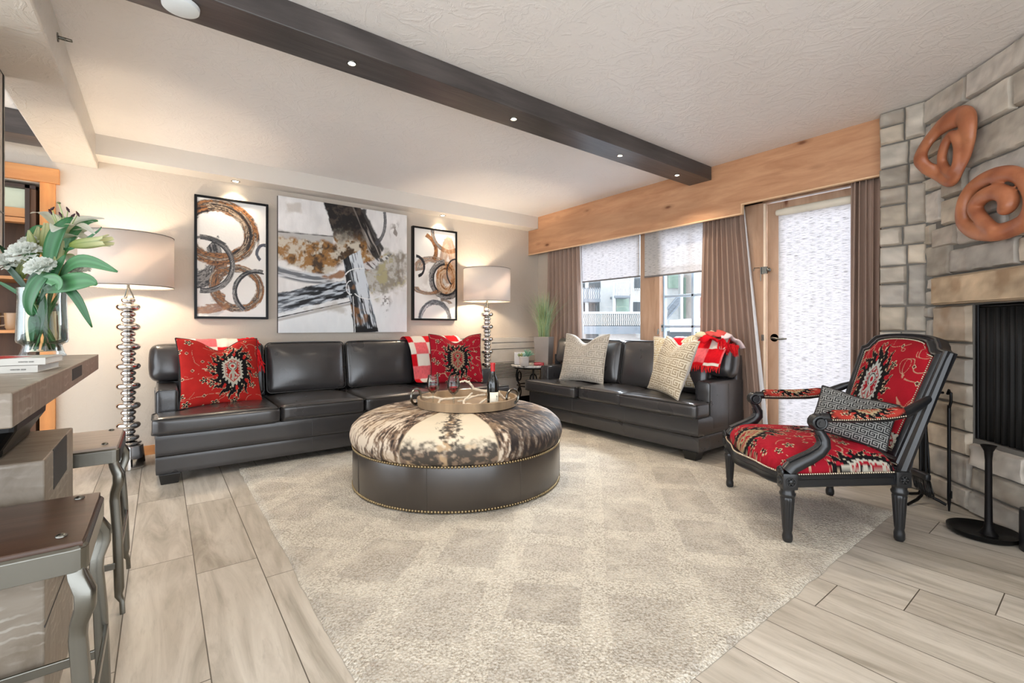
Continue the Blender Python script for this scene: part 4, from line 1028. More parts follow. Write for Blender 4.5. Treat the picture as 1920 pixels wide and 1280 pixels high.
# ================================================================== PATTERNS
def kilim(p, q, ground=(.70, .13, .16), seed=0, inner=(.78, .76, .70)):
    """woven kilim pattern; the medallion is centred on 0,0 and about 2 units tall"""
    red = L3(*ground); cream = L3(.86, .78, .64); black = L3(.09, .08, .09); grey = L3(*inner)
    sh = p.shape
    C = np.broadcast_to(red, sh+(3,))*(.78+.44*fbm(p*2.2+seed, q*2.2, 80+seed, 3))[..., None]
    # vines
    f1 = fbm(p*1.5+3.1*seed, q*1.5+7, 90+seed, 2); ln = np.abs(f1-.5); C = mix(C, cream, sm(.008, .004, ln)*.7*(fbm(p*3+5, q*3, 93+seed, 2) > .42))
    f2 = fbm(p*1.4+11, q*1.4+5.7*seed+2, 95+seed, 2); ln = np.abs(f2-.52); C = mix(C, cream*.9, sm(.006, .003, ln)*.6*(fbm(p*3+9, q*3, 94+seed, 2) > .46))
    # small flowers and diamonds on a jittered lattice
    for k, (cs, ox, oy) in enumerate(((.62, 0, 0), (.62, .31, .31))):
        gx = np.floor((p-ox)/cs); gy = np.floor((q-oy)/cs)
        T = np.random.RandomState(40+k+seed).rand(64, 64, 4)
        r = T[(gx.astype(int)) & 63, (gy.astype(int)) & 63]
        lx = (p-ox)/cs-gx-.5-(r[..., 0]-.5)*.35; ly = (q-oy)/cs-gy-.5-(r[..., 1]-.5)*.35; lx = lx*cs; ly = ly*cs
        th = np.arctan2(ly, lx)+r[..., 3]*6.28; rr = np.hypot(lx, ly)
        dia = np.abs(lx)*1.1+np.abs(ly)
        isd = r[..., 2] < .30; off = r[..., 2] > .70; rr = rr+off*9; dia = dia+off*9
        sz = .075
        fl = rr/(sz*(1+.42*np.sign(np.cos(5*th))*np.abs(np.cos(5*th))**.6))
        C = np.where(isd[..., None], mix(mix(mix(C, cream, (dia < .068)*1.), black, (dia < .048)*1.), red*1.1, (dia < .02)*1.), mix(mix(mix(C, cream, (fl < 1.28)*1.), black, (fl < 1)*1.), cream, (rr < .025)*1.))
    # medallion
    th = np.arctan2(q/.86, p/.62); r = np.hypot(p/.60, q/.86)
    s_ = (th/(2*PI)*18+.5*np.sin(r*6)) % 1.0; s2 = (th/(2*PI)*54+.2) % 1.0
    rb = .92+.42*(1-np.abs(2*s_-1))**1.2+.16*(1-np.abs(2*s2-1))-.10*np.cos(2*th)-.10
    C = mix(C, cream, sm(.055, .03, r-rb)*.9); C = mix(C, black, (r < rb)*1.)
    cut = (np.abs(((th/(2*PI)*9+.5) % 1)-.5) < .10) & (r > .80) & (r < 1.0)
    C = mix(C, red*1.1, cut*1.); dots = (np.abs(((th/(2*PI)*9) % 1)-.5) < .06) & (np.abs(r-.86) < .035); C = mix(C, cream, dots*1.)
    h = np.maximum(np.abs(p)/.30, np.abs(p)*.52/.30+np.abs(q)/.70)*1.0
    sc = .92+.09*np.sign(np.sin(th*22))*np.abs(np.sin(th*22))**.5
    C = mix(C, grey, (h < sc+.10)*1.)
    C = mix(C, red*.9, (h < .78)*1.); C = mix(C, grey*.95, (h < .72)*1.); 
    zz = (np.sin(th*16) > .2) & (h > .60) & (h < .70); C = mix(C, red*.9, zz*1.)
    C = mix(C, red*.85, (h < .60)*1.); dm = np.hypot(p/.12, (q-.14)/.17); C = mix(C, grey, (dm < 1.25)*1.); C = mix(C, black*1.5, (np.abs(dm-1.0) < .10)*1.); C = mix(C, red, (dm < .45)*1.)
    yl = (np.abs(np.abs(p)-np.clip(-(q+.05)*.6, 0, .12)) < .028) & (q < .0) & (q > -.42) & (h < .6); C = mix(C, grey, yl*1.); st = (np.abs(p) < .05) & (q < -.05) & (q > -.42) & (h < .62); C = mix(C, grey*.8, st*1.)
    rib = .93+.07*np.sin(q*190)
    return C*rib[..., None]
def greek(p, q, c1, c2, k=1.0, line=.30):
    """interlocking key pattern, p and q in cells"""
    c_ = np.array(['11111110', '10000010', '10111010', '10100010', '10111111', '10000000', '11111111', '00000000']); 
    g = np.array([[int(ch) for ch in r] for r in c_])
    a = (np.floor(p*8)).astype(int); b = (np.floor(q*8)).astype(int)
    sh = (np.floor(q).astype(int) % 2)*4
    v = g[b & 7, (a+sh) & 7]
    return mix(np.broadcast_to(c1, p.shape+(3,)), c2, v*1.)
def chevron(p, q, c1, c2):
    st = np.floor(p*2)-p*2+.5; zig = np.abs(((p*1.0) % 2)-1); s_ = (q*2.2+np.floor(zig*4)/4*2.0) % 1
    v = sm(.42, .5, s_)*sm(1, .92, s_); return mix(np.broadcast_to(c1, p.shape+(3,)), c2, v)

def pillow(name, label, cat, loc, rot, W, H, T, patf, n=110, pinch=.07, chop=.06, mat=None, backc=None, group=None, piping=None, bump=None):
    t = thing(name, loc, label, cat, rot=rot, group=group)
    u = np.linspace(-1, 1, n)[:, None]+np.zeros((1, n)); v = np.linspace(-1, 1, n)[None, :]+np.zeros((n, 1))
    def surf(sg, seed):
        th = (np.clip(1-u**2, 0, 1)*np.clip(1-v**2, 0, 1))**.5
        X = W/2*u*(1-pinch*(1-v**2)*np.abs(u)**3); Z = H/2*v*(1-pinch*(1-u**2)*np.abs(v)**3)
        top = sm(-.1, 1, v); Z = Z-chop*np.exp(-(u/.38)**2)*top
        wr = (fbm(u*2.5+seed, v*2.5, 70+seed % 9, 3)-.5)*.020*th**.5
        dent = -.30*T*np.exp(-(u/.25)**2)*sm(0, 1, v)*th
        Y = sg*(T/2*th+wr+dent*.5)
        return np.stack([X, Y, Z], -1)
    s1 = int(abs(loc[0])*100) % 50
    Pf = surf(-1, s1); Pb = surf(1, s1)
    C = patf(u*W/2, v*H/2)
    if bump is not None: Pf[..., 1] -= bump(u*W/2, v*H/2)*((np.abs(u) < .99) & (np.abs(v) < .99))
    m = MB(); m.grid(Pf, C, flip=False)
    m.grid(Pb, np.broadcast_to(L3(*backc), C.shape) if backc else C, flip=True)
    m.build('cover', mat or M_KILIM, t, angle=180)
    if piping is not None:
        m = MB(); e = [Pf[i, 0] for i in range(n)]+[Pf[-1, j] for j in range(1, n)]+[Pf[i, -1] for i in range(n-2, -1, -1)]+[Pf[0, j] for j in range(n-2, 0, -1)]
        e = [tuple(x) for x in e[::2]]; m.tube(e, .0045, 6, closed=True); m.build('piping', piping, t)
    return t

M_PIPB = plain('dark_piping', (.10, .07, .07), .7)
M_PIPC = plain('cream_piping', (.72, .69, .64), .8)
sz = .172
pillow('throw_pillow', 'orange red kilim throw pillow at the left end of the long sofa', 'pillow', (.37, 4.175, .705), (math.radians(-17), math.radians(1.5), math.radians(12)), .56, .53, .17,
       lambda x, z: kilim((x-.055)/sz/1.30, (z+.0)/sz/1.12, (.72, .155, .135), 0), piping=M_PIPB, chop=.085, n=190)
pillow('throw_pillow', 'crimson kilim throw pillow at the right end of the long sofa', 'pillow', (2.47, 4.205, .715), (math.radians(-15), 0, math.radians(-20)), .56, .53, .17,
       lambda x, z: kilim((x-.0)/(sz*1.28), (z+.01)/(sz*1.12), (.66, .09, .16), 1, (.62, .52, .42)), piping=M_PIPB, chop=.085, n=190)
bg1 = L3(.74, .71, .66); bg2 = L3(.60, .57, .53)
pillow('throw_pillow', 'pale beige key pattern throw pillow at the far end of the loveseat', 'pillow', (3.575, 3.43, .72), (math.radians(-15), 0, math.radians(-80)), .55, .52, .17,
       lambda x, z: greek(x/.085, z/.085, bg2, bg1), backc=(.80, .79, .76), mat=M_WOVEN, piping=M_PIPC, chop=.09, n=180)
pillow('throw_pillow', 'beige zigzag throw pillow in front by the near arm of the loveseat', 'pillow', (3.455, 2.29, .715), (math.radians(-20), math.radians(4), math.radians(-116)), .50, .50, .15,
       lambda x, z: greek(x/.08, z/.08, L3(.62, .56, .47), L3(.84, .80, .72)), backc=(.86, .85, .83), mat=M_WOVEN, piping=M_PIPC, chop=.05, n=180)
pillow('throw_pillow', 'cream zigzag throw pillow mostly hidden behind the front one on the loveseat', 'pillow', (3.70, 2.43, .735), (math.radians(-14), math.radians(-4), math.radians(-84)), .44, .48, .11,
       lambda x, z: greek(x/.08, z/.08, L3(.74, .66, .50), L3(.90, .87, .80)), backc=(.86, .85, .83), mat=M_WOVEN, piping=M_PIPC, chop=.06, n=120)

# ------------------------------------------------------------------ plaid throws
def plaid(a, b, cell, phase=(0, 0)):
    i = np.floor(a/cell+phase[0]).astype(int); j = np.floor(b/cell+phase[1]).astype(int)
    R = L3(.80, .05, .11); Wt = L3(.90, .87, .82); Mx = L3(.88, .40, .42)
    v = (i & 1)+(j & 1)
    nz = fbm(a*300, b*60, 88, 2)
    C = np.where((v == 0)[..., None], R, np.where((v == 1)[..., None], Mx*(.75+.5*nz[..., None]), Wt))
    # strong red and white checks, soft pink where they cross
    C = np.where(((i+j) & 1 == 1)[..., None], np.where((i & 1 == 1)[..., None], Wt, np.where((j % 4 == 1)[..., None], Mx*(.8+.4*nz[..., None]), Wt)), R*(.85+.3*nz[..., None])+0*C)
    C = np.where(((i+j) & 1 == 0)[..., None] & ((i % 4 == 1)[..., None]), Mx*(.8+.4*nz[..., None]), C)
    return C
def throw(label, loc, rotz, prof, x0, x1, cell, phase, skew=None, fringe=None, seed=0, tassels=None):
    """cloth following prof [(y,z)...] swept from x0 to x1 (local axes)"""
    t = thing('plaid_throw', loc, label, 'blanket', rotz, group='red and white check throws')
    pr = np.array(prof, float); seg = np.r_[0, np.cumsum(np.hypot(*np.diff(pr, axis=0).T))]; Lr = seg[-1]
    nv = 70; nu = 60; sv = np.linspace(0, Lr, nv)
    def smooth(q):
        k = np.hanning(9); k /= k.sum(); return np.convolve(np.r_[[q[0]]*4, q, [q[-1]]*4], k, 'valid')
    Y = smooth(np.interp(sv, seg, pr[:, 0])); Z = smooth(np.interp(sv, seg, pr[:, 1]))
    U = np.linspace(0, 1, nu)[:, None]; V = sv[None, :]
    X = x0+(x1-x0)*U+(skew(U, V/Lr) if skew else 0)+0*V
    w = (fbm(X*7, V*4, 100+seed, 3)-.5)*.022; w2 = np.abs(fbm(X*14+9, V*2, 103+seed, 2)-.5)*.016
    P = np.stack([X, Y[None]-np.abs(w)-.002+0*X, Z[None]+w2+np.abs(w)*.5], -1)
    C = plaid((x1-x0)*U+0*V, V+0*U, cell, phase)
    m = MB(); m.grid(P, C); m.build('cloth', M_WOVEN, t, angle=180, solid=.004)
    if fringe is not None:
        m = MB(); rr = random.Random(seed); edge = P[:, 0] if fringe == 'v0' else (P[-1] if fringe == 'u1' else P[0])
        idx = np.linspace(0, len(edge)-1, 90)
        for q in idx:
            p = edge[int(q)]; d = Vector((rr.uniform(-.3, .3), -.15, -1)) if fringe == 'v0' else Vector((1, -.5, -1.2))
            L = rr.uniform(.03, .06); p = Vector(p)
            m.tube([p, p+d*L*.5+Vector((0, -.006, 0)), p+d*L+Vector((rr.uniform(-.01, .01), -.004, 0))], [.0035, .003, .0015], 5)
        m.build('fringe', plain('red_wool_fringe', (.84, .08, .10), .9), t)
    if tassels:
        m = MB(); rr = random.Random(seed+5)
        for (a, b, n, L) in tassels:
            A = Vector(a); B = Vector(b)
            for k in range(n):
                p = A.lerp(B, rr.random()); q = p+Vector((rr.uniform(-.02, .025), rr.uniform(-.03, 0), rr.uniform(0, .01))); e = q+Vector((rr.uniform(-.015, .03), rr.uniform(-.02, .0), -L*rr.uniform(.4, 1)))
                m.tube([p, q, (q+e)/2+Vector((rr.uniform(-.006, .006), -.01, 0)), e], [.005, .005, .005, .002], 5)
        m.build('tassels', plain('red_tassel_wool', (.86, .05, .10), .9), t)
    return t
pf = [(4.315, .60), (4.335, .70), (4.365, .80), (4.43, .885), (4.49, .932), (4.55, .945), (4.62, .932), (4.665, .87), (4.685, .80)]
throw('check throw with red tassels over the sofa back behind the orange red pillow', (0, 0, 0), 0, pf, .13, .62, .145, (.35, .9), seed=1, tassels=[((.61, 4.44, .93), (.65, 4.39, .80), 60, .12), ((.60, 4.50, .95), (.65, 4.44, .92), 30, .06), ((.63, 4.37, .84), (.66, 4.34, .72), 30, .10)])
pf2 = [(4.19, .492), (4.235, .488), (4.285, .52), (4.31, .62), (4.335, .70), (4.365, .80), (4.43, .885), (4.49, .932), (4.55, .945), (4.62, .932), (4.665, .87)]
throw('red and white check throw hanging down the sofa back behind the crimson pillow', (0, 0, 0), 0, pf2, 2.03, 2.66, .135, (.55, .3), seed=2)
# loveseat local axes: x towards the door, y towards the window
pf3 = [(.335, .715), (.355, .79), (.415, .875), (.475, .938), (.54, .955), (.60, .945), (.66, .90), (.69, .80)]
throw('check throw with red fringe over the door end of the loveseat back', (3.285, 4.02, 0), -PI/2, pf3, 1.53, 2.06, .135, (.2, .8), seed=3, fringe='v0',
      tassels=[((2.02, .42, .92), (2.10, .55, .88), 70, .10)], skew=lambda U, V: .02*np.sin(V*5))
m = MB(); rr = random.Random(8)
tt = thing('folded_throw_end', (3.9, 2.03, .93), 'cream and pink folded throw end piled on the loveseat back by the curtain', 'blanket')
for k, (x0_, y0_, z0_, dx_, dy_, r_, c) in enumerate([(3.72, 2.20, .965, .20, -.16, .060, (.86, .80, .66)), (3.70, 2.10, .975, .20, -.13, .055, (.84, .34, .32)), (3.72, 2.02, .955, .17, -.10, .055, (.92, .84, .84)), (3.68, 2.15, .930, .05, -.20, .045, (.82, .06, .12))]):
    pts = [(x0_+dx_*f+.012*math.sin(f*9+k), y0_+dy_*f+.015*math.sin(f*7+k*2), z0_+.035*math.sin(f*PI)-.085*f*f+.008*math.sin(f*14+k)) for f in np.linspace(0, 1, 22)]
    m.tube(pts, [r_*(.55+.45*math.sin(PI*(.15+.7*f))+.10*math.sin(f*17+k)) for f in np.linspace(0, 1, 22)], 18, flat=.30, up=(.3, .9, .25), col=L3(*c))
m.build('cloth', M_WOVEN, tt, angle=180, world=True)

# ================================================================== PAINTINGS
def canvas(name, label, x0, x1, z0, z1, colf, frame=True, depth=.045):
    t = thing(name, ((x0+x1)/2, WY, z0), label, 'painting')
    fw = .020 if frame else 0; yf = WY-depth
    n = int((x1-x0)/.0036); mz = int((z1-z0)/.0036)
    X = np.linspace(x0+fw, x1-fw, n)[:, None]+np.zeros((1, mz)); Z = np.linspace(z0+fw, z1-fw, mz)[None, :]+np.zeros((n, 1))
    C, hgt = colf(X, Z)
    m = MB(); yy = yf+(.008 if frame else 0)
    P = np.stack([X, yy-hgt, Z], -1); m.grid(P, C)
    m.build('painted_canvas', M_PAINT, t, angle=180, world=True)
    m = MB()
    if frame:
        for a, b, c, d in ((x0, x0+fw, z0, z1), (x1-fw, x1, z0, z1), (x0+fw, x1-fw, z0, z0+fw), (x0+fw, x1-fw, z1-fw, z1)): m.box(a, b, yf-.004, WY-.002, c, d)
        m.build('frame', M_BLACK, t, smooth=False, bevel=.002, world=True)
    else:
        m.box(x0, x1, yf+.001, WY-.002, z0, z1); m.build('stretcher', plain('canvas_side', (.20, .17, .16), .7), t, smooth=False, world=True)
    return t
def ring(C, H, X, Z, cx, cz, rx, rz, w, pal, a0=0, a1=360, seed=0, op=1., freq=26, h=.0015):
    th = np.degrees(np.arctan2((Z-cz)/rz, (X-cx)/rx)) % 360
    rr = np.hypot((X-cx)/rx, (Z-cz)/rz); dd = (rr-1)*min(rx, rz)/w
    ins = ((th-a0) % 360) <= (a1-a0 if a1-a0 < 360 else 360)
    ct = np.cos(np.radians(th)); sn = np.sin(np.radians(th)); e = (fbm(ct*2.2+seed*3, sn*2.2+dd*2.2, 110+seed, 4)-.5)*1.2+(fbm(X*55, Z*55, 115+seed, 3)-.5)*.5
    edge = sm(1.05, .78, np.abs(dd+e*.55))
    st = fbm(ct*1.3+sn*.9+seed*3, dd*freq/8+ct*1.1, 120+seed, 4)+(fbm(X*70, Z*70, 125+seed, 3)-.5)*.30
    blot = fbm(X*9+seed, Z*9, 130+seed, 4)
    v = np.clip(st*1.5-.45+blot*.35, 0, .999)
    P = np.array([L3(*c) for c in pal]); f = v*(len(pal)-1); i = np.floor(f).astype(int); fr = (f-i)[..., None]
    cc = P[i]*(1-fr)+P[np.minimum(i+1, len(pal)-1)]*fr
    aa = edge*ins*op*sm(.15, .30, st+.15)
    return mix(C, cc, aa), np.maximum(H, aa*h*(st+.3))
BR = [(.10, .08, .08), (.22, .17, .14), (.48, .31, .18), (.68, .47, .28), (.20, .16, .14), (.56, .50, .44), (.80, .72, .62), (.60, .38, .20)]
BW = [(.07, .07, .08), (.20, .20, .21), (.62, .61, .60), (.10, .10, .11), (.80, .80, .79)]
BK = [(.06, .06, .07), (.10, .10, .12), (.25, .26, .29)]
def bgc(X, Z, seed):
    n = fbm(X*6, Z*6, seed, 4)[..., None]; return np.broadcast_to(L3(.93, .92, .90), X.shape+(3,))*(.93+.12*n), (n[..., 0]-.4)*.001
def artL(X, Z):
    C, H = bgc(X, Z, 140)
    C = mix(C, L3(.62, .64, .66), sm(.16, .0, np.hypot((X-.36)*.8, Z-1.20))*sm(.45, .6, fbm(X*14, Z*14, 141, 4))*.6)
    C, H = ring(C, H, X, Z, .265, 1.66, .12, .20, .055, BW, 250, 400, 7)
    C, H = ring(C, H, X, Z, .405, 1.875, .255, .238, .058, BR, seed=1)
    C, H = ring(C, H, X, Z, .405, 1.875, .235, .222, .030, [BR[0], BR[0], BR[1], BR[6], BR[0], BR[2]], 300, 470, 12, .95)
    C, H = ring(C, H, X, Z, .555, 1.39, .178, .178, .036, BR[1:], seed=2)
    C, H = ring(C, H, X, Z, .47, 1.42, .10, .14, .040, BR, 90, 260, 22, .9)
    C, H = ring(C, H, X, Z, .25, 1.235, .14, .045, .030, [BR[3], BR[2], BR[6]], 180, 380, 3, .85)
    C, H = ring(C, H, X, Z, .290, 1.592, .225, .232, .022, BW, -95, 95, 4)
    C, H = ring(C, H, X, Z, .290, 1.592, .205, .212, .004, BK, -95, 95, 5, 1)
    C, H = ring(C, H, X, Z, .300, 1.70, .20, .12, .012, BK, 40, 130, 15, .8)
    C, H = ring(C, H, X, Z, .705, 1.36, .178, .195, .020, BW, 75, 235, 6)
    C, H = ring(C, H, X, Z, .705, 1.36, .165, .185, .007, BK, 70, 235, 16)
    C, H = ring(C, H, X, Z, .770, 1.725, .066, .078, .014, [BK[2], (.35, .36, .40), BK[1]], 85, 235, 8)
    return C, H
def artR(X, Z):
    C, H = bgc(X, Z, 150)
    C = mix(C, L3(.78, .76, .73), sm(.30, .1, np.hypot(X-2.58, Z-1.55))*sm(.35, .6, fbm(X*10, Z*10, 151, 4)))
    C, H = ring(C, H, X, Z, 2.30, 1.92, .24, .20, .024, BR, -30, 62, 31)
    C, H = ring(C, H, X, Z, 2.70, 2.16, .205, .225, .026, BR, 180, 350, 32, .9); C, H = ring(C, H, X, Z, 2.70, 2.16, .205, .225, .014, BW, 178, 350, 33)
    C, H = ring(C, H, X, Z, 2.49, 1.72, .16, .10, .040, BR, 40, 200, 34, .8)
    C, H = ring(C, H, X, Z, 2.70, 1.84, .06, .16, .05, [BR[6], BR[3], BR[2]], 0, 360, 35, .7)
    C, H = ring(C, H, X, Z, 2.29, 1.73, .10, .115, .015, BK, -75, 90, 36)
    C, H = ring(C, H, X, Z, 2.68, 1.60, .10, .15, .050, [BR[2], BR[6], BR[3], BR[1]], 0, 360, 37)
    C, H = ring(C, H, X, Z, 2.67, 1.60, .195, .205, .034, BW, 95, 335, 38); C, H = ring(C, H, X, Z, 2.67, 1.60, .165, .18, .012, BK, 95, 345, 39)
    C, H = ring(C, H, X, Z, 2.80, 1.69, .118, .16, .008, BK, 80, 240, 40)
    C, H = ring(C, H, X, Z, 2.44, 1.50, .16, .07, .022, BR[2:7], 180, 330, 41, .85)
    C, H = ring(C, H, X, Z, 2.62, 1.30, .12, .06, .016, BR[2:7], 20, 100, 42, .85)
    C, H = ring(C, H, X, Z, 2.53, 1.10, .195, .235, .028, [(.86, .86, .86), (.50, .52, .54), (.20, .20, .22), (.90, .90, .90)], 10, 170, 43)
    return C, H
def quadm(X, Z, q, soft=.012, wob=.02, seed=0):
    """soft ragged mask of a convex polygon (counter clockwise or not)"""
    q = np.array(q); cx, cz = q.mean(0); msk = np.ones_like(X); wv = (fbm(X*18, Z*18, 160+seed, 4)-.5)*wob*2
    for i in range(len(q)):
        a = q[i]; b = q[(i+1) % len(q)]; nx, nz = b[1]-a[1], -(b[0]-a[0]); L = math.hypot(nx, nz); nx /= L; nz /= L
        s0 = (cx-a[0])*nx+(cz-a[1])*nz
        d = ((X-a[0])*nx+(Z-a[1])*nz)*(1 if s0 > 0 else -1)
        msk = msk*sm(-soft, soft, d+wv)
    return msk
def artM(X, Z):
    n = fbm(X*5, Z*5, 170, 4); n = .6*n+.4*fbm(X*30, Z*9, 188, 4); C = np.broadcast_to(L3(.90, .89, .88), X.shape+(3,))*(.74+.46*n[..., None]); H = (n-.4)*.001
    lowm = sm(1.45, 1.15, Z); C = mix(C, L3(.92, .94, .95), lowm*.6)
    C = mix(C, L3(.72, .68, .63), quadm(X, Z, [(.95, 2.22), (1.08, 2.24), (1.08, 2.15), (.95, 2.13)], .02, .03, 1)*.6)
    b1 = .7*fbm(X*9, Z*9, 171, 5)+.3*fbm(X*45, Z*40, 185, 3); b2 = .75*fbm(X*13+4, Z*13, 172, 4)+.25*fbm(X*60, Z*50, 186, 3)
    brown = mix(mix(np.broadcast_to(L3(.27, .20, .13), X.shape+(3,)), L3(.60, .43, .23), sm(.36, .56, b1)), L3(.78, .74, .67), sm(.46, .62, b2))
    C = mix(C, L3(.66, .65, .63), quadm(X, Z, [(.879, 1.95), (1.38, 1.965), (1.38, 1.85), (.879, 1.86)], .012, .02, 2)*.8)
    M_ = quadm(X, Z, [(.86, 1.89), (1.42, 1.90), (1.50, 1.72), (1.30, 1.555), (1.08, 1.60), (.86, 1.69)], .02, .03, 3); C = mix(C, brown, M_)
    C = mix(C, L3(.15, .13, .12), quadm(X, Z, [(.879, 1.945), (1.38, 1.958), (1.38, 1.951), (.879, 1.937)], .003, .006, 4)*.8)
    # right hand olive and grey wash
    M_ = quadm(X, Z, [(1.62, 1.78), (2.0, 1.86), (2.16, 1.84), (2.15, 1.50), (1.86, 1.36), (1.72, 1.42)], .05, .08, 5)
    ol = mix(mix(np.broadcast_to(L3(.50, .46, .38), X.shape+(3,)), L3(.70, .69, .66), sm(.42, .6, b2)), L3(.62, .58, .38), sm(.5, .62, b1)); C = mix(C, ol, M_*.85)
    C = mix(C, L3(.45, .40, .36), quadm(X, Z, [(2.03, 1.82), (2.14, 1.84), (2.13, 1.55), (2.05, 1.52)], .03, .06, 6)*.6*sm(.35, .6, fbm(X*40, Z*6, 173, 3)))
    C = mix(C, L3(.60, .36, .18), quadm(X, Z, [(1.68, 1.80), (1.82, 1.82), (1.78, 1.62), (1.70, 1.66)], .02, .04, 7)*.9)
    # black diagonal column from the top
    M_ = quadm(X, Z, [(1.285, 2.29), (1.655, 2.29), (1.90, 1.79), (1.82, 1.74), (1.46, 1.72), (1.37, 2.0)], .007, .016, 8)
    stz = fbm((X+Z*.45)*38, Z*4, 174, 3); bk = mix(mix(np.broadcast_to(L3(.09, .08, .075), X.shape+(3,)), L3(.30, .25, .22), sm(.55, .7, b1)*.8), L3(.55, .52, .49), sm(.62, .72, stz)*sm(1.50, 1.62, X+(2.28-Z)*-.45)*.8)
    bk = mix(bk, brown, sm(2.08, 1.86, Z+(b1-.5)*.35)*sm(.0, .08, 1.62-(X-(2.2-Z)*.38)*.9)); C = mix(C, bk, M_); H = np.maximum(H, M_*.001)
    M_ = quadm(X, Z, [(1.66, 2.28), (1.70, 2.28), (1.90, 1.88), (1.84, 1.74), (1.74, 1.84)], .01, .02, 9); C = mix(C, mix(np.broadcast_to(L3(.11, .10, .10), X.shape+(3,)), L3(.62, .59, .56), sm(.56, .68, stz)), M_*.95)
    # grey arc under the brown field
    d = np.abs(Z-(1.50+.42*(X-1.22)**2*1.1)-.02); st = fbm(X*5, (Z-.42*(X-1.22)**2)*50, 175, 4)
    C = mix(C, mix(np.broadcast_to(L3(.42, .43, .45), X.shape+(3,)), L3(.80, .81, .82), sm(.42, .6, st)), sm(.062, .035, d)*sm(1.42, 1.32, X))
    C = mix(C, L3(.55, .35, .17), quadm(X, Z, [(1.26, 1.55), (1.50, 1.62), (1.50, 1.55), (1.33, 1.52)], .015, .03, 10)*.9)
    # arm rising to the right
    M_ = quadm(X, Z, [(1.50, 1.62), (1.72, 1.72), (2.00, 1.915), (2.03, 1.86), (1.80, 1.66)], .010, .02, 11); gr = mix(np.broadcast_to(L3(.30, .31, .33), X.shape+(3,)), L3(.84, .84, .84), sm(.40, .58, fbm((X-Z)*12, (X+Z)*40, 176, 3))); C = mix(C, gr, M_*.85)
    # dark horizontal log
    M_ = quadm(X, Z, [(.86, 1.36), (1.50, 1.53), (1.57, 1.36), (.86, 1.17)], .008, .018, 12); lg = fbm((X)*9, (Z-.25*X)*44, 177, 4)
    lgc = mix(mix(np.broadcast_to(L3(.07, .08, .10), X.shape+(3,)), L3(.36, .38, .41), sm(.42, .56, lg)), L3(.74, .77, .80), sm(.56, .70, lg+.10*(X-1.1)+.10*(Z-1.3))); C = mix(C, lgc, M_); H = np.maximum(H, M_*lg*.0025)
    C = mix(C, L3(.08, .08, .08), sm(.007, .003, np.abs(Z-(1.135+.255*(X-.88)))+(fbm(X*30, Z*30, 178, 2)-.5)*.004)*(X < 1.57)); C = mix(C, L3(.45, .38, .32), sm(.018, .008, np.abs(Z-(1.112+.255*(X-.88))))*(X < 1.57)*.5)
    C = mix(C, L3(.70, .67, .62), quadm(X, Z, [(1.2, 1.22), (1.56, 1.31), (1.57, 1.1), (1.5, 1.2)], .03, .05, 13)*.6)
    # striped upright beam
    M_ = quadm(X, Z, [(1.475, 1.73), (1.655, 1.85), (1.845, 1.0), (1.60, .97)], .005, .010, 14); sx = X+(Z-1.4)*.22; bs = fbm(sx*34, Z*5, 179, 4); b3 = fbm(sx*70, Z*9, 180, 3)
    bmc = mix(mix(np.broadcast_to(L3(.08, .09, .11), X.shape+(3,)), L3(.40, .43, .46), sm(.40, .52, bs)), L3(.82, .84, .86), sm(.48, .62, b3+.25*sm(1.58, 1.66, sx)*sm(1.05, 1.3, Z)-.05)); bmc = mix(bmc, L3(.05, .05, .06), sm(.035, .01, np.abs(sx-1.585)+(b3-.5)*.03)*.9)
    bmc = mix(bmc, L3(.55, .38, .22), sm(.60, .72, fbm(X*9+3, Z*9, 181, 3))*.7); bmc = mix(bmc, L3(.06, .06, .07), sm(1.09, 1.05, Z+(b3-.5)*.06)*(1-quadm(X, Z, [(1.71, 1.2), (1.75, 1.2), (1.79, 1.03), (1.73, 1.03)], .005, .006, 15)))
    C = mix(C, bmc, M_); H = np.maximum(H, M_*b3*.003)
    C = mix(C, L3(.10, .10, .10), sm(.005, .002, np.abs(X-1.572-(1.3-Z)*.06))*(Z < 1.36)); C = mix(C, L3(.88, .88, .87), sm(.005, .002, np.abs(X-1.582-(1.3-Z)*.06))*(Z < 1.36))
    # white scratched loops
    for cx, cz, rx, rz, a0, a1 in ((1.70, 1.56, .20, .10, 90, 170), (1.74, 1.42, .15, .08, 200, 345), (1.56, 1.45, .05, .07, 90, 280)):
        C, H = ring(C, H, X, Z, cx, cz, rx, rz, .004, [(.95, .95, .94), (.9, .9, .9)], a0, a1, 50, .95)
    # tick at the top right, dark smudge
    C, H = ring(C, H, X, Z, 1.72, 2.19, .205, .30, .017, [(.40, .40, .42), (.22, .22, .23), (.55, .55, .56)], -62, 18, 51, .9)
    C = mix(C, L3(.42, .37, .33), sm(.13, .02, np.hypot((X-2.04)*1.5, (Z-2.08)*.8))*sm(.50, .62, fbm(X*26, Z*14, 182, 4))*.8); C = mix(C, L3(.35, .31, .28), sm(.10, .02, np.abs(X-1.93)+np.abs(Z-1.32)*.5)*sm(.55, .62, fbm(X*40, Z*40, 183, 3))*.7)
    return C, H
canvas('framed_painting', 'tall black framed painting of brown and black rings on the left', .23, .797, 1.118, 2.182, artL)
canvas('large_painting', 'large unframed abstract canvas in black, white and rust between the two ring paintings', .878, 2.174, .990, 2.282, artM, frame=False)
canvas('framed_painting', 'tall black framed painting of brown and black rings on the right, above the crimson pillow', 2.244, 2.817, 1.122, 2.180, artR)

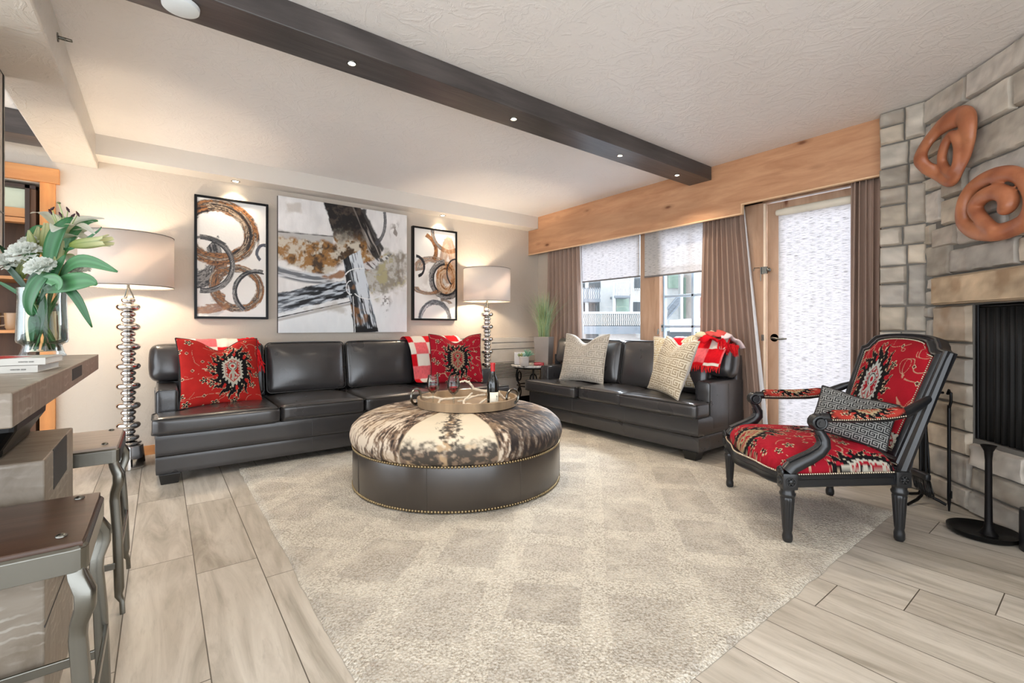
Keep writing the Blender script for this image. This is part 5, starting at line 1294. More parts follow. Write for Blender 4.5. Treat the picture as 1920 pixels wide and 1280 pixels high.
# ================================================================== WOODEN WALL SCULPTURES
def cw():
    k = NT('carved_red_wood', .36, 0, (.70, .40, .25), .45); v = k.co((1, 1, 1), (.4, .8, .3)); g = k.wave(v, 3.5, 4, 3, 1.2); n = k.noise(v, 5, 5, .6)
    c = k.mixc((.68, .42, .29), (.60, .35, .23), g); c = k.mixc(c, (.78, .53, .37), k.ramp(n, [(.4, 0.), (.7, .7)])); k.color(c); k.bump(g, .05, .002); return k.m
M_CARVE = cw()
def sculpt(label, loops, base_t, base_z):
    o0 = SW(base_t, base_z, .0)
    m = MB()
    for pts, rad, flat, closed, out in loops:
        P = []; n = len(pts)
        # Catmull-Rom
        Q = []; Rr_ = []
        for i in range(n if closed else n-1):
            p0, p1, p2, p3 = [np.array(pts[(i+k) % n if closed else min(max(i+k, 0), n-1)]) for k in (-1, 0, 1, 2)]
            r0, r1, r2, r3 = [rad[(i+k) % n if closed else min(max(i+k, 0), n-1)] for k in (-1, 0, 1, 2)]
            for k in range(6):
                f = k/6; h = lambda a, b, c, d: .5*((2*b)+(-a+c)*f+(2*a-5*b+4*c-d)*f*f+(-a+3*b-3*c+d)*f**3)
                Q.append(h(p0, p1, p2, p3)); Rr_.append(h(r0, r1, r2, r3))
        if not closed: Q.append(np.array(pts[-1])); Rr_.append(rad[-1])
        eye = Vector((0, 0, 1.05)); dC = SN.dot(eye-SP); W = []
        for i, q in enumerate(Q):
            o_ = out+max(0, .06-q[0])*.38+.006*math.sin(i*.35); W.append(eye+(SW(q[0], q[1], 0)-eye)*(1-o_/dC))
        m.tube([w_-o0 for w_ in W], [r*flat for r in Rr_], 14, closed=closed, flat=1/flat, up=tuple(SN))
    o = m.build('wooden_wall_sculpture', M_CARVE, None, angle=180); o.location = o0
    md = o.modifiers.new('rm', 'REMESH'); md.mode = 'VOXEL'; md.voxel_size = .006; md.use_smooth_shade = True
    ms = o.modifiers.new('sm', 'SMOOTH'); ms.factor = .6; ms.iterations = 12
    return tag(o, label, 'sculpture')
L1o = [(.255, 2.262), (.280, 2.15), (.262, 2.05), (.215, 1.975), (.150, 1.925), (.040, 2.005), (-.070, 2.085), (-.115, 2.155), (-.075, 2.215), (.012, 2.262), (.136, 2.290)]
r1o = [.058, .044, .036, .032, .038, .042, .044, .046, .042, .042, .056]
L1i = [(.158, 2.195), (.200, 2.148), (.208, 2.073), (.185, 1.997), (.145, 1.975), (.093, 2.03), (.075, 2.093), (.105, 2.165)]
sculpt('carved reddish wooden sculpture, the pointed triangular one with a small oval hole', [(L1o, r1o, .62, True, .082), (L1i, [.029, .032, .030, .026, .029, .028, .029, .029], .75, True, .098)], .1, 2.1)
L2o = [(.240, 1.695), (.255, 1.785), (.325, 1.842), (.438, 1.858), (.551, 1.838), (.630, 1.775), (.675, 1.674), (.655, 1.585), (.575, 1.555), (.471, 1.550), (.345, 1.580), (.262, 1.635)]
L2i = [(.455, 1.560), (.375, 1.640), (.325, 1.715), (.372, 1.762), (.460, 1.768), (.528, 1.730), (.535, 1.680), (.500, 1.655)]
sculpt('carved reddish wooden sculpture, the rounder spiral one hanging lower over the fireplace', [(L2o, [.042, .038, .038, .042, .040, .038, .042, .046, .044, .046, .046, .042], .75, True, .085), (L2i, [.034, .036, .038, .040, .042, .045, .044, .030], .85, False, .10)], .45, 1.7)
# ================================================================== ARMCHAIR
M_EBON = plain('ebonised_wood', (.105, .11, .12), .30, 0, .6)
def armchair():
    t = thing('carved_armchair', (2.885, 1.05, .010), 'carved black wooden armchair upholstered in crimson kilim at the edge of the rug', 'armchair', math.radians(46.5))
    fl = {(1, 1): (.385, .285, 0), (-1, 1): (-.385, .285, 0), (1, -1): (.295, -.275, 0), (-1, -1): (-.295, -.275, -.008)}
    for (sx, sy), (x, y, zb) in fl.items():
        m = MB(); prof = [(.0001, zb), (.017, zb), (.0225, zb+.012), (.023, .03), (.019, .048), (.0205, .055), (.0215, .06), (.030, .20), (.031, .212), (.028, .218), (.033, .224), (.036, .236), (.030, .246), (.032, .262)]
        n = 48; V = []; F_ = []
        for r, z in prof:
            for k in range(n):
                a = 2*PI*k/n; rr = r
                if .055 < z < .213: rr = r*(1-.10*max(0, math.cos(a*12))**.7)
                V.append((x+rr*math.cos(a), y+rr*math.sin(a), z))
        for i in range(len(prof)-1):
            for k in range(n): F_.append((i*n+k, i*n+(k+1) % n, (i+1)*n+(k+1) % n, (i+1)*n+k))
        m.add(V, F_)
        m.rbox((x, y, .298), (.070, .070, .078), .006, 5)
        ang = 0
        for dx, dy in ((1, 0), (-1, 0), (0, 1), (0, -1)):   # carved rosettes on the block
            c = (x+dx*.035, y+dy*.035, .298); m.lathe([(.024, 0), (.024, .003), (.019, .003), (.018, 0), (.012, 0), (.010, .005), (.0001, .007)], c, 16, (dx, dy, 0), close=False)
            for k in range(6):
                q = 2*PI*k/6; e = Vector((-dy, dx, 0))*math.cos(q)*.014+Vector((0, 0, 1))*math.sin(q)*.014; m.sphere((c[0]+e.x+dx*.001, c[1]+e.y+dy*.001, c[2]+e.z), .005, 5)
        m.build('leg', M_EBON, t, angle=50)
    # seat rails with mouldings
    def rail(pts, name='seat_rail'):
        m = MB(); P = [Vector(p) for p in pts]
        n = len(P); prof = [(-.018, -.030), (.014, -.030), (.020, -.024), (.016, -.016), (.016, .006), (.022, .012), (.018, .022), (.010, .030), (-.018, .030)]
        V = []; F_ = []
        for i, p in enumerate(P):
            tg = (P[min(i+1, n-1)]-P[max(i-1, 0)]).normalized(); nr = Vector((tg.y, -tg.x, 0))
            for a, b in prof: V.append(tuple(p+nr*a+Vector((0, 0, b))))
        k = len(prof)
        for i in range(n-1):
            for j in range(k): F_.append((i*k+j, i*k+(j+1) % k, (i+1)*k+(j+1) % k, (i+1)*k+j))
        F_.append(tuple(range(k))); F_.append(tuple((n-1)*k+j for j in range(k))[::-1])
        m.add(V, F_); m.build(name, M_EBON, t, angle=30)
    fr = lambda u: (.355*u*1.0, .298+.062*(1-u*u)+.012*math.cos(u*PI*2)*(1-u*u), .297-.010*(1-u*u))
    rail([fr(1-2*k/24) for k in range(25)]); rail([(-.385+.09*k/6, .25-.50*k/6, .297) for k in range(7)]); rail([(.385-.09*k/6-0, .25-.50*k/6, .297) for k in range(7)][::-1]); rail([(-.26+.52*k/4, -.28, .297) for k in range(5)])
    # seat cushion
    nu, nv = 210, 210; U = np.linspace(-1, 1, nu)[:, None]+np.zeros((1, nv)); V = np.linspace(0, 1, nv)[None, :]+np.zeros((nu, 1))
    hw = .300+.083*V; X = U*hw; Y = -.262+V*(.548+.066*(1-U**2))
    th = ((1-np.abs(U)**5)*(1-np.abs(2*V-1)**6)); Z = .325+.122*np.clip(th, 0, 1)**.42
    Xo, Yo = X, Y; dr = .447-Z; X = X+np.sign(U)*dr*sm(.8, 1, np.abs(U))*.9; Y = Y+np.sign(V-.5)*dr*sm(.8, 1, np.abs(2*V-1))*.9
    sc = .21; C = kilim((X-.03)/sc, (Y-.36)/sc, (.68, .11, .18), 2, (.70, .62, .48))
    C2 = kilim((X+.42)/sc, (Y+.14)/sc, (.68, .11, .18), 2); C3_ = kilim((X-.10)/sc, (Y+.16)/sc, (.68, .11, .18), 2, (.74, .72, .70)); C = np.where((Y < .08)[..., None], np.where((X < -.16)[..., None], C2, C3_), C); X, Y = Xo, Yo
    m = MB(); m.grid(np.stack([X, Y, Z], -1), C); m.build('seat_cushion', M_KILIM, t, angle=180)
    def nailrow(pts, r=.0052, step=.0115, name='nail_row', nrm=None):
        P = [Vector(p) for p in pts]; m = MB(); acc = 0
        for i in range(len(P)-1):
            L = (P[i+1]-P[i]).length
            while acc < L:
                q = P[i].lerp(P[i+1], acc/L); m.sphere(tuple(q), r, 4); acc += step
            acc -= L
        m.build(name, M_NAIL, t, angle=180)
    e = [(x, y+.022, z+.034) for x, y, z in [fr(1-2*k/24) for k in range(25)]]
    nailrow([(x, y-.004, .331) for x, y, z in e])
    nailrow([(-.402+.09*k/6, .25-.50*k/6, .331) for k in range(7)]); nailrow([(.402-.09*k/6, .25-.50*k/6, .331) for k in range(7)])
    # back: moulded frame leaning backwards
    B0 = Vector((0, -.262, .335)); Uv = Vector((0, -.335, .942)); Nv = Uv.cross(Vector((1, 0, 0)))*-1; Nv = Vector((0, .942, .335))
    def bp(x, s, h): return tuple(B0+Vector((x, 0, 0))+Uv*s+Nv*h)
    def outline(ins):
        """upright cartouche shape: straight sides, stepped shoulders, arched crest"""
        w0, w1 = .285-ins, .318-ins; s0 = .03+ins; S1 = .625-ins*.55
        right = [(w0, s0), (w0+(w1-w0)*.33, s0+(S1-s0)*.33), (w0+(w1-w0)*.66, s0+(S1-s0)*.66), (w1, S1)]
        sh = [(w1-.012, S1+.004), (w1-.030, S1+.008), (w1-.046, S1+.018), (w1-.056, S1+.036), (w1-.074, S1+.052)]
        ar = []
        xa = w1-.074; 
        for k in range(1, 12):
            f = k/12; ar.append((xa*math.cos(f*PI), S1+.052+.030*math.sin(f*PI)+.004))
        half = right+sh; left = [(-x, s) for x, s in half[::-1]]
        bot = [(-w0*.5, s0), (0, s0), (w0*.5, s0)]
        return half+ar+left+bot
    prof = [(0, -.050), (0, -.004), (.006, .004), (.014, .006), (.022, .0), (.030, -.002), (.040, .008), (.050, .010), (.058, .004), (.060, -.03), (.060, -.05)]
    rings = [[bp(x, s, h) for x, s in outline(i)] for i, h in prof]; n = len(rings[0]); V = [p for r in rings for p in r]; F_ = []
    for i in range(len(rings)):
        j = (i+1) % len(rings)
        for k in range(n): F_.append((i*n+k, i*n+(k+1) % n, j*n+(k+1) % n, j*n+k))
    m = MB(); m.add(V, F_)
    for sx in (-1, 1): m.tube([bp(sx*.302, .62, -.028), bp(sx*.296, .3, -.028), bp(sx*.290, .0, -.028), (sx*.294, -.275, .31)], [.020, .023, .026, .028], 8)
    m.rbox((0, -.275, .325), (.56, .05, .05), .008, 4)
    m.build('back_frame', M_EBON, t, angle=35)
    ins = .060; nu, nv = 170, 210; U = np.linspace(-1, 1, nu)[:, None]+np.zeros((1, nv)); V = np.linspace(0, 1, nv)[None, :]+np.zeros((nu, 1))
    w0, w1 = .285-ins, .318-ins; s0 = .03+ins; S1 = .625-ins*.55
    xabs = np.abs(U)*w1; xa = w1-.074
    top = np.where(xabs < xa, S1+.056+.030*np.sqrt(np.clip(1-(xabs/xa)**2, 0, 1)), S1+.052*sm(w1-.01, w1-.074, xabs)*1.0)
    S = s0+(top-s0)*V; hw = w0+(w1-w0)*np.clip((S-s0)/(S1-s0), 0, 1); X = U*hw
    dome = (np.clip(1-np.abs(U)**4, 0, 1)*np.clip(1-np.abs(2*V-1)**5, 0, 1))**.5; Hh = -.002+.030*dome
    P = np.array(B0)+X[..., None]*np.array((1, 0, 0))+S[..., None]*np.array(Uv)+Hh[..., None]*np.array(Nv)
    sc = .19; C = kilim((X-.075)/sc/1.08, (S-.395)/sc/1.05, (.66, .09, .15), 5, (.74, .76, .74)); C2 = kilim((X+.17)/sc, (S-.09)/sc, (.60, .07, .13), 3); C = np.where((S < .17)[..., None], C2, C)
    m = MB(); m.grid(P, C, flip=True); m.build('back_panel', M_KILIM, t, angle=180)
    ol = outline(.066); nailrow([bp(x, s, .006) for x, s in ol+[ol[0]]], .0048, .0108)
    m = MB(); o2 = [bp(x, s, -.045) for x, s in outline(.05)]; m.add(o2, [tuple(range(len(o2)))]); m.build('back_lining', M_KILIM if False else M_PIPB, t, smooth=False)
    # arms
    for sx in (-1, 1):
        m = MB()
        m.tube([(sx*.302, -.405, .690), (sx*.318, -.36, .668), (sx*.338, -.28, .628), (sx*.352, -.18, .606), (sx*.362, -.05, .600), (sx*.368, .06, .600), (sx*.370, .13, .600)], [.016, .022, .025, .024, .023, .023, .022], 12, flat=.85)
        # scroll
        for k in range(-2, 3):
            pts = [(sx*.370+k*.0105, .140+.030*math.cos(q), .578+.030*math.sin(q)) for q in np.linspace(PI*.6, -PI*1.2, 12)]
            m.tube(pts, [.009]*11+[.006], 7)
        m.tube([(sx*.370-.032, .140, .578), (sx*.370+.032, .140, .578)], .021, 14); m.tube([(sx*.370-.036, .140, .578), (sx*.370+.036, .140, .578)], .010, 12)
        # curved support
        sp = [(.148, .555), (.128, .525), (.112, .495), (.112, .465), (.135, .435), (.175, .408), (.22, .385), (.262, .362), (.285, .335)]
        P = [(sx*(.370+.015*i/8), y, z) for i, (y, z) in enumerate(sp)]
        rad = [.018, .022, .026, .029, .030, .031, .033, .035, .036]
        m.tube(P, rad, 14, flat=.82)
        for k in (-1.5, -.5, .5, 1.5):      # reeding along the front of the support
            Q = []
            for i in range(len(P)):
                a = Vector(P[max(i-1, 0)]); b = Vector(P[min(i+1, len(P)-1)]); tg = (b-a).normalized(); nr = Vector((1, 0, 0)).cross(tg)*(1); nr = nr if nr.y > 0 else -nr
                Q.append(Vector(P[i])+nr*(rad[i]*.98)+Vector((k*.0095, 0, 0)))
            m.tube(Q[1:-1], .0042, 6)
        for k in range(5): m.sphere((sx*.385+(-.022+.011*k), .318, .352-.006*abs(k-2)), .010, 6, sc=(.8, .8, 1.8))
        a = m.build('arm', M_EBON, t, angle=60)
        nu, nv = 90, 40; U = np.linspace(0, 1, nu)[:, None]; A = np.linspace(-PI*.60, PI*.60, nv)[None, :]
        e = (1-np.abs(2*U-1)**8)**.4; yy = -.255+U*.345; zc = .604+.022*(1-U)**3; xc = sx*(.345+.025*U)
        X = xc+.030*np.sin(A)*(.82+.18*e); Zp = zc+(.030*np.cos(A)+.004)*(.65+.35*e); Yp = yy+0*A
        C = kilim(((Yp+.09)/.11)*.62, A*.55+0*U, (.70, .24, .20), 4, (.72, .64, .50)); blk = sm(.75, .95, np.abs(2*U-1)+.1*np.cos(A*3))+0*A
        C = mix(C, L3(.10, .09, .09), blk*(fbm(Yp*60, A*3+0*Yp, 77, 2) > .42))
        m = MB(); m.grid(np.stack([X, Yp+0*X, Zp], -1), C); m.build('arm_pad', M_KILIM, a, angle=180)
        for sd in (-1, 1):
            mm = MB()
            for q in np.linspace(-.250, .085, 34): u = (q+.255)/.345; mm.sphere((sx*(.345+.025*u)+sd*.0295, q, .595+.022*(1-u)**3), .0045, 4)
            mm.build('nail_row', M_NAIL, a, angle=180)
    return t
armchair()
gk1, gk2 = L3(.13, .13, .14), L3(.60, .60, .59)
pillow('lumbar_pillow', 'small charcoal and grey key patterned lumbar pillow propped in the armchair', 'pillow', (2.893, .842, .575), (math.radians(-22), math.radians(13), math.radians(-78)), .335, .245, .12,
       lambda x, z: greek(x/.040, z/.040, gk1, gk2), backc=(.2, .2, .21), mat=M_WOVEN, chop=.01, pinch=.04, n=200, piping=M_PIPB)

# ================================================================== FIRE TOOLS
def firetools():
    c = SW(.175, 0, .16); rz = math.atan2(SD.y, SD.x)
    t = thing('fire_tool_stand', (c.x, c.y, 0), 'black wrought iron fireplace tool stand with hooked cross arm behind the armchair', 'fire tool stand', rz)
    m = MB()
    for x in (-.016, .016): m.tube([(x, 0, .06), (x, 0, .50), (x*.6, 0, .66)], .009, 8)
    m.sphere((0, 0, .66), .018, 6); m.build('post', M_BLACK, t)
    m = MB(); m.tube([(0, 0, .665), (.05, .0, .69), (.10, -.0, .680), (.135, 0, .672), (.155, 0, .675)], .007, 8); m.tube([(0, 0, .665), (-.05, 0, .69), (-.10, 0, .680), (-.12, 0, .672), (-.13, 0, .68)], .007, 8); m.tube([(0, -.0, .665), (0, -.06, .685), (0, -.10, .67), (0, -.115, .68)], .007, 8)
    m.build('hook_arm', M_BLACK, t)
    for a in (.9, 2.3, 3.6, 5.3):
        m = MB(); d = Vector((math.cos(a), math.sin(a), 0)); k = .17 if math.sin(a) < 0 else .10
        m.tube([Vector((0, 0, .085)), d*.025+Vector((0, 0, .04)), d*.07+Vector((0, 0, .022)), d*k+Vector((0, 0, .008))], [.010, .009, .009, .008], 8); m.build('leg', M_BLACK, t)
    def tool(name, label, off, cat, fn):
        p = SW(.175+off[0], 0, .16+off[1]); q = thing(name, (p.x, p.y, off[2]), label, cat, rz); fn(q)
    def poker(q):
        m = MB(); m.tube([(-.012, 0, .66), (.0, .0, .685), (.014, 0, .672), (.014, 0, .62), (0, 0, .58)], .007, 8); m.tube([(0, 0, .60), (0, 0, .40), (0, 0, .06), (0, 0, .0)], [.0085, .0085, .009, .004], 8); m.tube([(0, 0, .10), (.015, 0, .08), (.02, 0, .12)], [.007, .006, .003], 6); m.build('shaft', M_BLACK, q)
    def brush(q):
        m = MB(); m.tube([(0, 0, .64), (0, 0, .16)], .0075, 8); m.build('handle', M_BLACK, q)
        m = MB(); m.rbox((.0, 0, .145), (.14, .035, .045), .014, 6); m.build('brush_head', plain('brush_back', (.12, .12, .13), .4), q)
        m = MB(); rr = random.Random(2)
        for k in range(170):
            x = rr.uniform(-.055, .065); y = rr.uniform(-.014, .014); m.tube([(x, y, .125), (x*1.0+.03+rr.uniform(-.01, .012), y*1.5, .03+rr.random()*.02+(.055-x)*.25)], [.003, .0012], 4)
        m.build('bristles', M_PIPE, q, angle=180)['kind'] = 'stuff'
    def shovel(q):
        m = MB(); m.tube([(0, 0, .60), (0, 0, .18)], .0075, 8); m.build('handle', M_BLACK, q)
        m = MB(); nu, nv = 12, 14; U = np.linspace(-1, 1, nu)[:, None]; V = np.linspace(0, 1, nv)[None, :]; W = .055*np.clip(V*5, 0, 1)**.5*(1-.25*V**3)
        m.grid(np.stack([U*W, .016*U**2-.03*V+0*U, .20-.17*V+0*U], -1)); m.build('scoop', plain('worn_steel', (.40, .41, .43), .35, .8), q, angle=180, solid=.003)
    def tongs(q):
        m = MB()
        for s_ in (-1, 1): m.tube([(s_*.008, 0, .62), (s_*.010, 0, .40), (s_*.030, 0, .22), (s_*.034, 0, .14), (s_*.012, 0, .05)], .006, 7)
        m.sphere((0, 0, .62), .014, 6); m.build('tong_arms', M_BLACK, q)
    tool('fire_poker', 'long black poker hanging upright against the stone wall right of the tool stand', (.155, -.03, .005), 'fire poker', poker)
    tool('hearth_brush', 'black hearth brush with slanting bristles hanging on the tool stand', (.045, .045, .03), 'hearth brush', brush)
    tool('ash_shovel', 'grey bladed ash shovel hanging on the left side of the tool stand', (-.11, .03, .06), 'ash shovel', shovel)
    tool('fire_tongs', 'slim black fire tongs hanging close to the stand post', (-.045, -.035, .03), 'fire tongs', tongs)
firetools()
def ashstand():
    p = (3.30, .410); t = thing('dish_stand', (p[0], p[1], 0), 'low round black iron dish with a tall flared stem rising from it, beside the hearth', 'stand')
    m = MB(); m.lathe([(.0001, .0), (.120, .0), (.135, .012), (.137, .030), (.132, .030), (.122, .014), (.0001, .010)], (0, 0, 0), 56, close=False); m.build('round_dish', M_BLACK, t, angle=60)
    m = MB(); m.lathe([(.0001, .010), (.038, .010), (.034, .016), (.020, .040), (.0155, .07), (.0140, .20), (.0135, .38), (.017, .425), (.028, .448), (.031, .455), (.026, .456), (.0001, .446)], (-.0, -.02, 0), 32, close=False); m.build('flared_stem', M_IRON, t, angle=60)
ashstand()
m = MB(); m.lathe([(.0001, 0), (.048, 0), (.05, .004), (.05, .188), (.047, .194), (.0001, .194)], (3.235, .232, 0), 40, close=False)
tag(m.build('black_canister', plain('matt_black_canister', (.11, .11, .12), .35)), 'plain black cylinder canister on the floor at the right edge by the hearth', 'canister')

# ================================================================== BAR TABLE, STOOLS
def limed(name, c1, c2, line, rot, sc=1):
    k = NT(name, .38, 0, c1, .45); v = k.co((1, 1, 1), rot); 
    nz = k.noise(v, 2.0, 3, .5, .8); v2 = k.co((2.2, 14, 2.2) if sc == 1 else (14, 2.2, 2.2), rot); a = k.noise(v2, 3, 5, .6, 1.0)
    g = k.wave(v, 11, 5, 3, 1.6, 'Z'); c = k.mixc(c1, c2, k.ramp(a, [(.35, 0.), (.65, 1.)])); c = k.mixc(c, line, k.math('MULTIPLY', k.ramp(g, [(.0, 0.), (.82, 0.), (.95, .8), (1., .8)]), k.ramp(k.noise(v, 9, 3), [(.45, .0), (.66, .45)]))); k.color(c); k.bump(g, .12, .002); return k.m
M_LIME = limed('limed_oak', (.56, .52, .47), (.46, .415, .36), (.80, .785, .75), (0, 0, 0))
M_OAKD = wood('brown_oak', (.40, .33, .26), (.30, .24, .19), (8, 1.2, 8), .38, False, .2)
def table():
    t = thing('bar_table', (-.62, 2.1, 0), 'high thick topped grey limed oak bar table with dark metal inlays at the left edge', 'table')
    m = MB(); m.box(-1.05, -.23, 1.31, 2.885, .851, .921); m.build('tabletop', M_LIME, t, smooth=False, bevel=.003, world=True)
    m = MB(); m.box(-.2312, -.2285, 2.075, 2.30, .872, .910); m.build('metal_inlay', M_TEXT, t, smooth=False, bevel=.001, world=True)
    m = MB(); m.box(-1.0, -.236, 1.668, 2.15, .0, .708); p = m.build('pedestal', M_LIME, t, smooth=False, bevel=.004, world=True)
    m = MB(); m.box(-.2375, -.2345, 1.787, 2.01, .598, .7095); m.build('pedestal_inlay', M_TEXT, p, smooth=False, bevel=.001, world=True)
    m = MB(); m.box(-.2375, -.2352, 1.669, 2.149, .277, .283); m.build('joint_line', M_TEXT, p, smooth=False, world=True)
    m = MB(); V = [(-.90, 1.74, .708), (-.325, 1.74, .708), (-.325, 2.08, .708), (-.90, 2.08, .708), (-.90, 1.74, .728), (-.325, 1.74, .728), (-.325, 2.08, .728), (-.90, 2.08, .728), (-.92, 1.71, .78), (-.295, 1.71, .78), (-.295, 2.11, .78), (-.92, 2.11, .78), (-.92, 1.71, .851), (-.290, 1.71, .851), (-.290, 2.11, .851), (-.92, 2.11, .851)]
    F_ = [(0,3,2,1), (12,13,14,15)]
    for r in range(3):
        for k in range(4): F_.append((r*4+k, r*4+(k+1) % 4, r*4+4+(k+1) % 4, r*4+4+k))
    m.add(V, F_); m.build('metal_neck', M_BLACK, t, smooth=False, bevel=.012, world=True)
table()
M_SEAT = wood('stool_walnut', (.34, .25, .20), (.25, .18, .14), (2, 11, 11), .28, False, .15)
M_SEAT_GLARE = wood('stool_glare_seat', (.70, .64, .59), (.62, .56, .51), (2, 11, 11), .35, False, .15)  # glare on the farther seat is put into this paler wood colour
def stool(label, x0, x1, y0, y1, seat_mat):
    cx, cy = (x0+x1)/2, (y0+y1)/2; t = thing('metal_stool', (cx, cy, 0), label, 'stool')
    hx, hy = (x1-x0)/2, (y1-y0)/2; H = .615; k_ = .5 if x1-x0 < .25 else 1
    m = MB(); m.rbox((0, 0, H-.010), (2*hx-.012, 2*hy-.012, .022), .008, 6); m.build('seat', seat_mat, t)
    for sx in (-1, 1):
        for sy in (-1, 1):
            m = MB(); m.lathe([(.010, 0), (.0095, .003), (.005, .0055), (.0001, .006)], (sx*(hx-.045), sy*(hy-.05), H+.001), 14, close=False); m.build('bolt', M_STEEL, t, angle=180)
    m = MB(); o = .0
    def rr_(hx_, hy_, r_): return [(sx_*(hx_-r_)+r_*math.cos(math.radians(a_)), sy_*(hy_-r_)+r_*math.sin(math.radians(a_))) for sx_, sy_, a0_ in ((1, 1, 0), (-1, 1, 90), (-1, -1, 180), (1, -1, 270)) for a_ in (a0_, a0_+30, a0_+60, a0_+90)]
    A_ = rr_(hx, hy, .022); B_ = rr_(hx-.006, hy-.006, .018); n_ = len(A_)
    V = [(x, y, z) for Q_, z in ((A_, H-.062), (A_, H-.016), (B_, H-.010), (B_, H-.062)) for x, y in Q_]
    m.add(V, [(i*n_+k, i*n_+(k+1) % n_, ((i+1) % 4)*n_+(k+1) % n_, ((i+1) % 4)*n_+k) for i in range(4) for k in range(n_)])
    m.box(-hx+.01, hx-.01, -hy+.01, hy-.01, H-.024, H-.0215)
    m.build('apron', M_STEEL, t, smooth=False, bevel=.003)
    for sx in (-1, 1):
        for sy in (-1, 1):
            m = MB(); P = []; 
            for z, off in ((H-.052, -.010), (H-.075, -.004), (H-.105, .008), (H-.135, .008), (H-.17, -.002), (H-.20, -.004), (.30, .004), (.09, .010), (.065, .008), (.045, .018), (.0, .020)): P.append((sx*(hx-.012+off*k_-(.012 if k_ < 1 else 0)), sy*(hy-.012+off*.9), z))
            m.tube(P, [.015, .0175, .0195, .019, .0165, .0165, .0165, .0165, .013, .009, .009], 16, flat=.9, sq=True, up=(0, 1, 0)); m.build('leg', M_STEEL, t, angle=50)
    for z, k in ((.25, 0), (.18, 1)):
        for s_ in (-1, 1):
            m = MB()
            if k: m.box(-hx, hx, s_*(hy+.006)-.004, s_*(hy+.006)+.004, z-.012, z+.012)
            else: m.box(s_*(hx+.004)-.004, s_*(hx+.004)+.004, -hy, hy, z-.012, z+.012)
            m.build('foot_rail', M_STEEL, t, smooth=False, bevel=.002)
    return t
stool('metal bar stool with a glossy dark walnut seat, the nearest one at the lower left', -.50, -.118, 1.275, 1.640, M_SEAT)
stool('metal bar stool with a wooden seat coloured pale for glare, the farther one beside the table pedestal', -.50, -.118, 2.215, 2.60, M_SEAT_GLARE)

# hanging cabinet, hutch behind the doorway
t = thing('wall_cabinet', (-.80, 3.1, 1.36), 'pale cabinet front with thin black edges at the very left edge above the flowers', 'cabinet')
m = MB(); m.box(-1.05, -.612, 2.7, 3.31, 1.36, 2.285); m.build('cabinet_body', plain('cabinet_taupe', (.76, .71, .66), .4), t, smooth=False, world=True)
m = MB(); m.box(-.6125, -.6085, 3.295, 3.315, 1.36, 2.285); m.box(-.6125, -.609, 2.7, 3.31, 2.278, 2.285); m.box(-.6125, -.609, 2.7, 3.31, 1.60, 1.606); m.box(-.6125, -.609, 2.7, 3.31, 1.36, 1.366); m.build('black_edging', M_BLACK, t, smooth=False, world=True)
t = thing('hutch', (-1.2, 5.2, 0), 'wooden shelving hutch with a pale green glass panel seen through the timber doorway', 'shelf unit')
m = MB(); m.box(-1.70, -.73, 5.36, 5.39, 0, 2.09); m.box(-.765, -.735, 4.86, 5.39, 0, 2.09); m.box(-1.70, -1.67, 4.86, 5.39, 0, 2.09); m.build('carcass', wood('hutch_dark_wood', (.42, .30, .21), (.34, .24, .17), (6, 6, 1), .5), t, smooth=False, world=True)
m = MB(); m.box(-1.67, -.765, 4.90, 4.93, 1.92, 2.065); m.build('pale_glass_panel', plain('pale_green_glass', (.80, .82, .72), .35), t, smooth=False, world=True)
m = MB(); m.box(-1.67, -.765, 4.88, 4.94, 1.855, 1.92); m.box(-1.67, -.765, 4.87, 4.95, 1.815, 1.848); m.build('pale_rail', M_PINEOH, t, smooth=False, world=True)
m = MB(); m.box(-.790, -.765, 4.85, 4.94, 1.40, 2.09); m.box(-1.7, -.735, 4.85, 4.94, 2.066, 2.09); m.build('dark_frame', plain('dark_brown_frame', (.22, .15, .11), .5), t, smooth=False, world=True)
for z in (1.025, 1.42, .55):
    m = MB(); m.box(-1.67, -.765, 4.90, 5.36, z-.022, z); m.build('shelf', M_PINEOH, t, smooth=False, world=True)
def mug(x, y, z, label, col):
    q = thing('mug', (x, y, z), label, 'mug')
    m = MB(); m.lathe([(.0001, 0), (.042, 0), (.052, .02), (.055, .10), (.056, .125), (.052, .126), (.050, .10), (.046, .02), (.0001, .012)], (0, 0, 0), 28, close=False); m.build('cup', plain(label[:12].replace(' ', '_'), col, .3), q)
    m = MB(); m.tube([(.05, -.02, .10), (.085, -.03, .10), (.095, -.03, .07), (.08, -.03, .035), (.05, -.02, .03)], .007, 8); m.build('handle', plain('mug_handle', col, .3), q)
    m = MB(); m.lathe([(.0525, .0), (.0565, .060), (.0567, .062), (.0530, .0)], (0, 0, .0), 28, close=False); 
mug(-.865, 4.99, 1.025, 'glazed brown and cream mug on the hutch shelf behind the vase', (.66, .52, .38))
mug(-.99, 5.0, 1.025, 'second glazed mug farther left on the hutch shelf', (.60, .50, .40))

